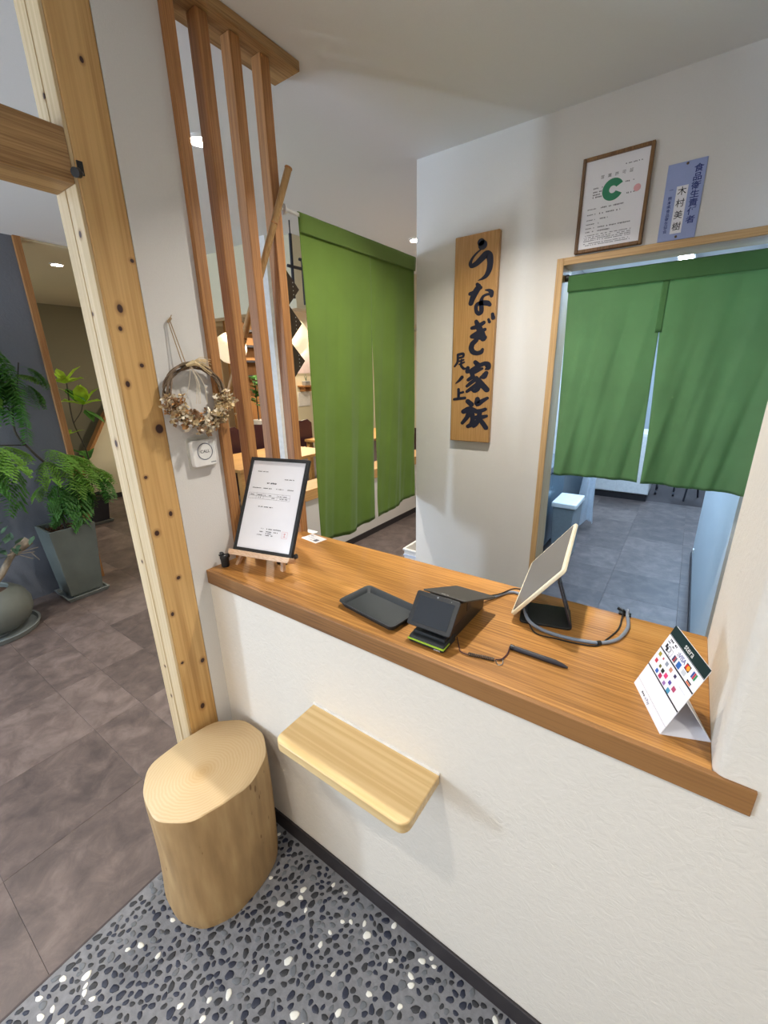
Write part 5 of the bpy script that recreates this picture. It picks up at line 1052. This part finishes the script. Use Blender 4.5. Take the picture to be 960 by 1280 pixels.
for (b_, az, pt, s_, k) in [((-3.74, .72, 1.95), -20, 0, 1.1, 1), ((-3.74, .74, 1.93), 60, 0, 1.15, 1), ((-3.75, .80, 1.80), 95, -10, 1.0, 1), ((-3.76, .85, 1.66), 75, -15, 1.0, 1), ((-3.74, .72, 1.95), 150, 0, .8, 3), ((-3.74, .74, 1.90), 35, -25, .95, 1),
                            ((-3.79, .985, 1.66), 80, 15, .55, 2), ((-3.78, 1.06, 1.72), 60, 0, .55, 3), ((-3.79, 1.0, 1.63), -30, 0, .5, 3), ((-3.78, 1.03, 1.62), 110, -10, .6, 3),
                            ((-3.70, .70, 1.24), -60, 10, .9, 0), ((-3.70, .72, 1.24), 20, 5, .95, 0), ((-3.72, .80, 1.22), -20, 0, .9, 2), ((-3.70, .70, 1.23), -110, 0, .8, 0), ((-3.72, .78, 1.22), 60, 0, .7, 2), ((-3.70, .66, 1.18), -30, -20, .9, 0),
                            ((-3.77, 1.05, 1.15), 20, 10, .85, 0), ((-3.77, 1.06, 1.10), 70, 8, .95, 2), ((-3.76, 1.08, 1.08), 45, 5, .95, 0), ((-3.77, 1.06, 1.08), -15, 5, .75, 0),
                            ((-3.73, 1.12, .98), 10, -20, .95, 1), ((-3.73, 1.10, .98), 50, -25, .95, 1), ((-3.74, 1.08, .95), -20, -25, .85, 3), ((-3.73, 1.14, .96), 85, -15, .85, 3), ((-3.70, 1.16, .92), 30, -35, .75, 3),
                            ((-3.70, 1.24, 1.0), 75, -5, .75, 2), ((-3.69, 1.26, .97), 50, -10, .8, 3), ((-3.70, 1.24, .95), 95, -15, .75, 3), ((-3.74, 1.02, .92), -60, -10, .5, 2),
                            ((-3.74, .70, 1.88), 80, -10, 1.1, 3), ((-3.75, .76, 1.84), 110, -15, 1.1, 1), ((-3.74, .70, 1.80), 40, -20, 1.0, 0), ((-3.74, .68, 1.92), 10, 0, 1.1, 1), ((-3.75, .80, 1.74), 60, -30, .9, 3), ((-3.70, .68, 1.22), 0, -10, 1.0, 3), ((-3.71, .74, 1.2), 35, -20, .95, 1), ((-3.72, .78, 1.16), -45, -15, .9, 0), ((-3.76, 1.08, 1.05), 30, -5, .9, 0), ((-3.75, 1.10, 1.02), 65, -12, .9, 1), ((-3.74, 1.06, .88), 15, -45, .7, 1), ((-3.75, 1.06, .85), 60, -50, .65, 3), ((-3.70, 1.22, .98), 110, 0, .7, 0)]:
    put_leaf(fm[k], 'frond', ft_, b_, az, pt, s_)
# round pot with sage plant
rp = thing('round_planter', 'large round grey concrete planter on a low saucer at the left edge', 'planter', (-3.62, 0.50, 0))
build('pot', MB().lathe([(0.0, 0.03), (0.13, 0.03), (0.19, 0.07), (0.222, 0.14), (0.222, 0.20), (0.195, 0.265), (0.150, 0.305), (0.125, 0.315), (0.118, 0.308), (0.122, 0.27), (0.0, 0.27)], (-3.62, 0.50, 0), 48), M['concrete'], rp, smooth=True)
build('saucer', MB().lathe([(0.0, 0.001), (0.225, 0.001), (0.238, 0.035), (0.225, 0.035), (0.215, 0.014), (0.12, 0.014), (0.12, 0.03), (0, 0.03)], (-3.62, 0.50, 0), 48), M['saucer'], rp, smooth=True)
build('soil', MB().lathe([(0.0, 0.285), (0.121, 0.28), (0.121, 0.27)], (-3.62, 0.50, 0), 30), M['soil'], rp)
sp2 = thing('sage_shrub', 'small grey-green shrub with a twisted pale trunk in the round planter', 'plant', (-3.60, 0.52, 0.28))
tk = spl([(-3.58, 0.50, 0.275), (-3.54, 0.54, 0.36), (-3.55, 0.60, 0.42), (-3.60, 0.68, 0.50), (-3.62, 0.76, 0.56)], 6)
build('trunk', MB().tube(tk, [0.024 - 0.006 * k / len(tk) for k in range(len(tk))], 10).tube(spl([(-3.56, 0.50, 0.275), (-3.50, 0.52, 0.37), (-3.52, 0.45, 0.5), (-3.55, 0.40, 0.62)], 5), 0.011, 8).tube(spl([(-3.60, 0.46, 0.275), (-3.58, 0.42, 0.42), (-3.60, 0.5, 0.55), (-3.58, 0.52, 0.72)], 5), 0.014, 8), M['barkl'], sp2, smooth=True)
build('cut_limb', MB().tube([(-3.61, 0.70, 0.515), (-3.62, 0.80, 0.575)], [0.028, 0.034], 12), M['barkl'], sp2, smooth=True)
def ovate(name, mat, L, wd, fold=.15):
    mb = MB(); mb.add([(0, 0, 0), (L * .3, wd, wd * fold), (L * .7, wd * .8, wd * fold * .5), (L, 0, -L * .1), (L * .7, -wd * .8, wd * fold * .5), (L * .3, -wd, wd * fold), (L * .3, 0, 0), (L * .7, 0, -L * .02)],
                      [(0, 6, 1), (1, 6, 7, 2), (2, 7, 3), (3, 7, 4), (4, 7, 6, 5), (5, 6, 0)])
    me = bpy.data.meshes.new(name); me.from_pydata([tuple(v_) for v_ in mb.v], [], mb.f); me.materials.append(mat); return me
sl = ovate('leaf', M['leafg'], .07, .018); r2 = random.Random(8)
for k in range(90):
    c = r2.choice([(-3.55, .40, .62), (-3.58, .52, .74), (-3.57, .62, .56), (-3.52, .46, .66), (-3.60, .60, .70), (-3.55, .66, .60)])
    put_leaf(sl, 'leaf', sp2, (c[0] + r2.gauss(0, .045), c[1] + r2.gauss(0, .05), c[2] + r2.gauss(0, .045)), r2.uniform(0, 360), r2.uniform(-40, 60), r2.uniform(.7, 1.1), r2.uniform(-30, 30))
build('twigs', MB().tube([(-3.60, .66, .52), (-3.56, .80, .50)], .003, 5).tube([(-3.60, .68, .53), (-3.55, .78, .46)], .0025, 5).tube([(-3.58, .66, .52), (-3.53, .82, .535)], .0025, 5).tube([(-3.56, .78, .505), (-3.54, .81, .44)], .002, 5), M['barkl'], sp2)
# lime plant beyond the slate wall
square_pot((-5.60, 1.93), 0.09, 0.12, 0.34, M['iron'], 'small dark planter on the lounge floor beyond the orange post')
lp = thing('lime_leaf_plant', 'tall thin plant with bright lime-green leaves beyond the orange post', 'plant', (-5.60, 1.93, 0.30))
build('stem', MB().tube(spl([(-5.6, 1.93, .3), (-5.6, 1.98, .8), (-5.55, 1.90, 1.2), (-5.53, 1.92, 1.60)], 6), .007, 7).tube(spl([(-5.55, 1.90, 1.18), (-5.5, 1.98, 1.3), (-5.5, 2.02, 1.40)], 4), .005, 6), M['stem'], lp, smooth=True)
ll = ovate('leaf', M['leafl'], .28, .062); ld = ovate('leaf', M['leafd'], .24, .045)
for (c, L) in (((-5.53, 1.90, 1.60), 7), ((-5.50, 2.02, 1.37), 8)):
    for k in range(L): put_leaf(ll, 'leaf', lp, c, k * 360 / L + 20, (50 if k % 2 else 15), r2.uniform(.8, 1.1), r2.uniform(-20, 20))
    for k in range(3): put_leaf(ld, 'leaf', lp, (c[0], c[1], c[2] - .05), 40 + k * 50, -35, 1.0)
for k in range(10): put_leaf(ld, 'leaf', lp, (-5.6, 1.95, .55 + k * .03), r2.uniform(0, 360), r2.uniform(0, 50), r2.uniform(.8, 1.2))
for k in range(5): put_leaf(ll, 'leaf', lp, (-5.57, 1.80, 1.05), k * 72, 20, .7)

# ================================================================== DINING ROOM BEYOND THE LATTICE
def lantern(c, r_, label):
    t = thing('paper_lantern', label, 'lantern', c, 'round paper lanterns in the dining room')
    mb = MB()
    def fn(i, j):
        a = 2 * math.pi * i; v = -math.pi / 2 + math.pi * j; q = r_ * (1 + 0.012 * math.sin(v * 26)); return (c[0] + q * math.cos(v) * math.cos(a), c[1] + q * math.cos(v) * math.sin(a), c[2] + q * .95 * math.sin(v))
    mb.grid(fn, 24, 20); build('shade', mb, M['lamp'], t, smooth=True, angle=180)
    build('cord', MB().tube([(c[0], c[1], c[2] + r_ * .95), (c[0], c[1], CEIL)], .006, 6), M['iron'], t)
lantern((-4.6, 3.37, 1.955), 0.185, 'round glowing paper lantern seen between the first two lattice slats')
lantern((-4.6, 4.315, 2.13), 0.27, 'round glowing paper lantern seen beside the last lattice slat')
# black iron fixture
ir = thing('iron_fixture', 'black iron hanging rack seen just left of the long curtain', 'fixture', (-2.30, 2.25, 2.1))
build('rod', MB().tube([(-2.30, 2.243, 2.50), (-2.30, 2.235, 2.12)], .010, 8), M['iron'], ir); build('rod', MB().tube([(-2.30, 2.335, 2.36), (-2.30, 2.335, 2.09)], .009, 8), M['iron'], ir)
build('crossbar', MB().tube([(-2.30, 2.20, 2.31), (-2.30, 2.42, 2.31)], .010, 8).tube([(-2.30, 2.31, 2.365), (-2.30, 2.36, 2.365)], .010, 8), M['iron'], ir); build('ceiling_hook', MB().tube([(-2.30, 2.243, 2.50), (-2.30, 2.243, CEIL)], .004, 6), M['iron'], ir)
for k, (y, z) in enumerate(((1.795, 2.08), (1.797, 1.905), (1.800, 1.705))):
    t = thing('hanging_plaque', ('uppermost', 'middle', 'lowest')[k] + ' of the three dark brown diamond plaques strung beside the last slat', 'plaque', (-1.90, y, z), 'string of dark diamond plaques')
    h = 0.092; mb = MB().hexa([(-1.904, y - h, z), (-1.904, y, z - h), (-1.904, y + h, z), (-1.904, y, z + h)], [(-1.896, y - h, z), (-1.896, y, z - h), (-1.896, y + h, z), (-1.896, y, z + h)])
    build('plate', mb, M['brown_dia'], t, bevel=.002)
    build('white_dots', merge(*[disc(yzF(y + .045, z + (q - 1.5) * .020, -1.8955), 0, 0, .003, 0.0, 8) for q in range(4)]), M['whitep'], t)
    if k == 0: build('string', MB().tube([(-1.90, y, z + h), (-1.90, y, CEIL)], .0015, 5), M['iron'], t)
    else: build('string', MB().tube([(-1.90, y, z + h), (-1.90, y, z + h + 0.03)], .0015, 5), M['iron'], t)
def dchair(x, y, label, hz=0.95, rot=0):
    t = thing('dining_chair', label, 'chair', (x, y, 0), 'dark maroon dining chairs')
    f_ = 0.20
    back = [(x - f_, y - f_, .42), (x - f_, y + f_, .42)]
    mb = MB()
    prof = [(-.20, .50), (-.20, hz - .06), (-.12, hz), (0, hz - .015), (.12, hz), (.20, hz - .06), (.20, .50), (.06, .50), (.06, .60), (-.06, .60), (-.06, .50)]
    n = len(prof); mb.add([(x + .20, y + a, b_) for a, b_ in prof] + [(x + .225, y + a, b_) for a, b_ in prof], [tuple(range(n)), tuple(range(2 * n - 1, n - 1, -1))] + [(i, (i + 1) % n, n + (i + 1) % n, n + i) for i in range(n)])
    build('backrest', mb, M['maroon'], t); build('seat', MB().box(x - .21, x + .21, y - .21, y + .21, .42, .46), M['maroon'], t, bevel=.005)
    for sx in (-1, 1):
        for sy in (-1, 1): build('leg', MB().box(x + sx * .19 - .015, x + sx * .19 + .015, y + sy * .19 - .015, y + sy * .19 + .015, 0, .42 if sx < 0 else .52), M['maroon'], t)
def dtable(x, y, lx, ly, label, z=.72):
    t = thing('dining_table', label, 'table', (x, y, 0)); build('top', MB().box(x - lx, x + lx, y - ly, y + ly, z - .035, z), M['tabletop'], t, bevel=.004)
    for sx in (-1, 1):
        for sy in (-1, 1): build('leg', MB().box(x + sx * (lx - .05) - .03, x + sx * (lx - .05) + .03, y + sy * (ly - .05) - .03, y + sy * (ly - .05) + .03, 0, z - .035), M['tabletop'], t)
dtable(-4.1, 3.3, .45, .7, 'pale wooden dining table just past the partition'); dtable(-4.2, 5.3, .45, .8, 'pale wooden dining table farther along past the partition')
dchair(-4.95, 3.25, 'maroon dining chair at the near table behind the first lattice gap', 1.02); dchair(-4.95, 3.80, 'maroon dining chair at the near table behind the second lattice gap', 1.02)
dchair(-4.95, 4.55, 'maroon dining chair right of the last slat, with a cut-out top', 1.0); dchair(-4.95, 5.05, 'maroon dining chair beside the long curtain edge', 1.0)
dchair(-3.35, 5.25, 'dark chair seen through the slit of the long curtain', .9)
sh = thing('open_shelf_unit', 'wooden open shelf unit with dark pegs seen behind the middle slats', 'shelf', (-6.3, 4.95, 0))
build('upright', MB().box(-6.4, -6.3, 4.62, 4.72, 0, 2.5), M['tabletop'], sh); build('upright', MB().box(-6.4, -6.3, 5.35, 5.45, 0, 2.5), M['tabletop'], sh)
build('back_board', MB().box(-6.44, -6.41, 4.62, 5.45, 0, 2.5), M['strip'], sh)
for z in (1.62, 1.86, 2.10, 2.34): build('peg', MB().box(-6.40, -6.2, 4.72, 5.35, z, z + .035), M['iron'], sh)
tp_ = thing('leafy_plant', 'dark green leafy plant seen between the second and third slats', 'plant', (-5.8, 4.62, .7))
build('pot', MB().lathe([(0, .72), (.10, .72), (.13, .95), (0, .95)], (-5.8, 4.62, 0), 16), M['whitep'], tp_); build('stand', MB().box(-5.95, -5.65, 4.47, 4.77, 0, .72), M['tabletop'], tp_)
build('stem', MB().tube([(-5.8, 4.62, .95), (-5.8, 4.62, 1.55)], .01, 6), M['stem'], tp_)
ldk = ovate('leaf', M['leafd'], .17, .06)
for k in range(26): put_leaf(ldk, 'leaf', tp_, (-5.8, 4.62 + r2.gauss(0, .03), 1.2 + k * .017), k * 137.5, r2.uniform(-10, 40), r2.uniform(.7, 1.1))
ws = thing('wall_shelf', 'small wooden bracket shelf on the far dining room wall', 'shelf', (-6.8, 6.75, 1.38))
struct('wall_dining', MB().box(-6.98, -6.9, 4.2, 9.2, 0, CEIL), M['creamwall'], 'cream back wall of the dining room', origin=(-6.95, 6, 0))
build('board', MB().box(-6.9, -6.7, 6.60, 6.92, 1.40, 1.43), M['strip'], ws); build('bracket', MB().box(-6.9, -6.75, 6.66, 6.69, 1.31, 1.40).box(-6.9, -6.75, 6.83, 6.86, 1.31, 1.40), M['strip'], ws)
vp_ = thing('small_vase', 'small grey pot with a sprig on the far wall shelf', 'vase', (-6.8, 6.76, 1.43))
build('pot', MB().box(-6.85, -6.75, 6.69, 6.83, 1.43, 1.52), M['grey'], vp_, bevel=.005); build('sprig', MB().tube([(-6.8, 6.76, 1.52), (-6.8, 6.72, 1.63)], .005, 5).tube([(-6.8, 6.76, 1.52), (-6.8, 6.80, 1.62)], .005, 5).tube([(-6.8, 6.76, 1.52), (-6.8, 6.765, 1.66)], .005, 5), M['leafg'], vp_)
tag(build('wall_poster', MB().box(-6.9, -6.892, 6.35, 7.15, 1.68, 2.12), M['pinkmap'], origin=(-6.9, 6.75, 1.9)), 'pale pink print on the far dining room wall', 'poster')
tag(build('white_board', MB().box(-6.9, -6.885, 6.58, 6.94, 1.00, 1.30), M['whitep'], bevel=.004, origin=(-6.9, 6.76, 1.15)), 'white notice board under the far wall shelf', 'board')
tag(build('track_spotlight', MB().box(-4.13, -4.07, 2.86, 2.94, 2.26, 2.40).box(-4.12, -4.08, 2.80, 2.96, 2.50, CEIL).tube([(-4.1, 2.9, 2.36), (-4.1, 2.9, 2.52)], .008, 6), M['iron'], bevel=.003, origin=(-4.1, 2.9, 2.4)), 'small black spotlight hanging in the first lattice gap', 'spotlight')
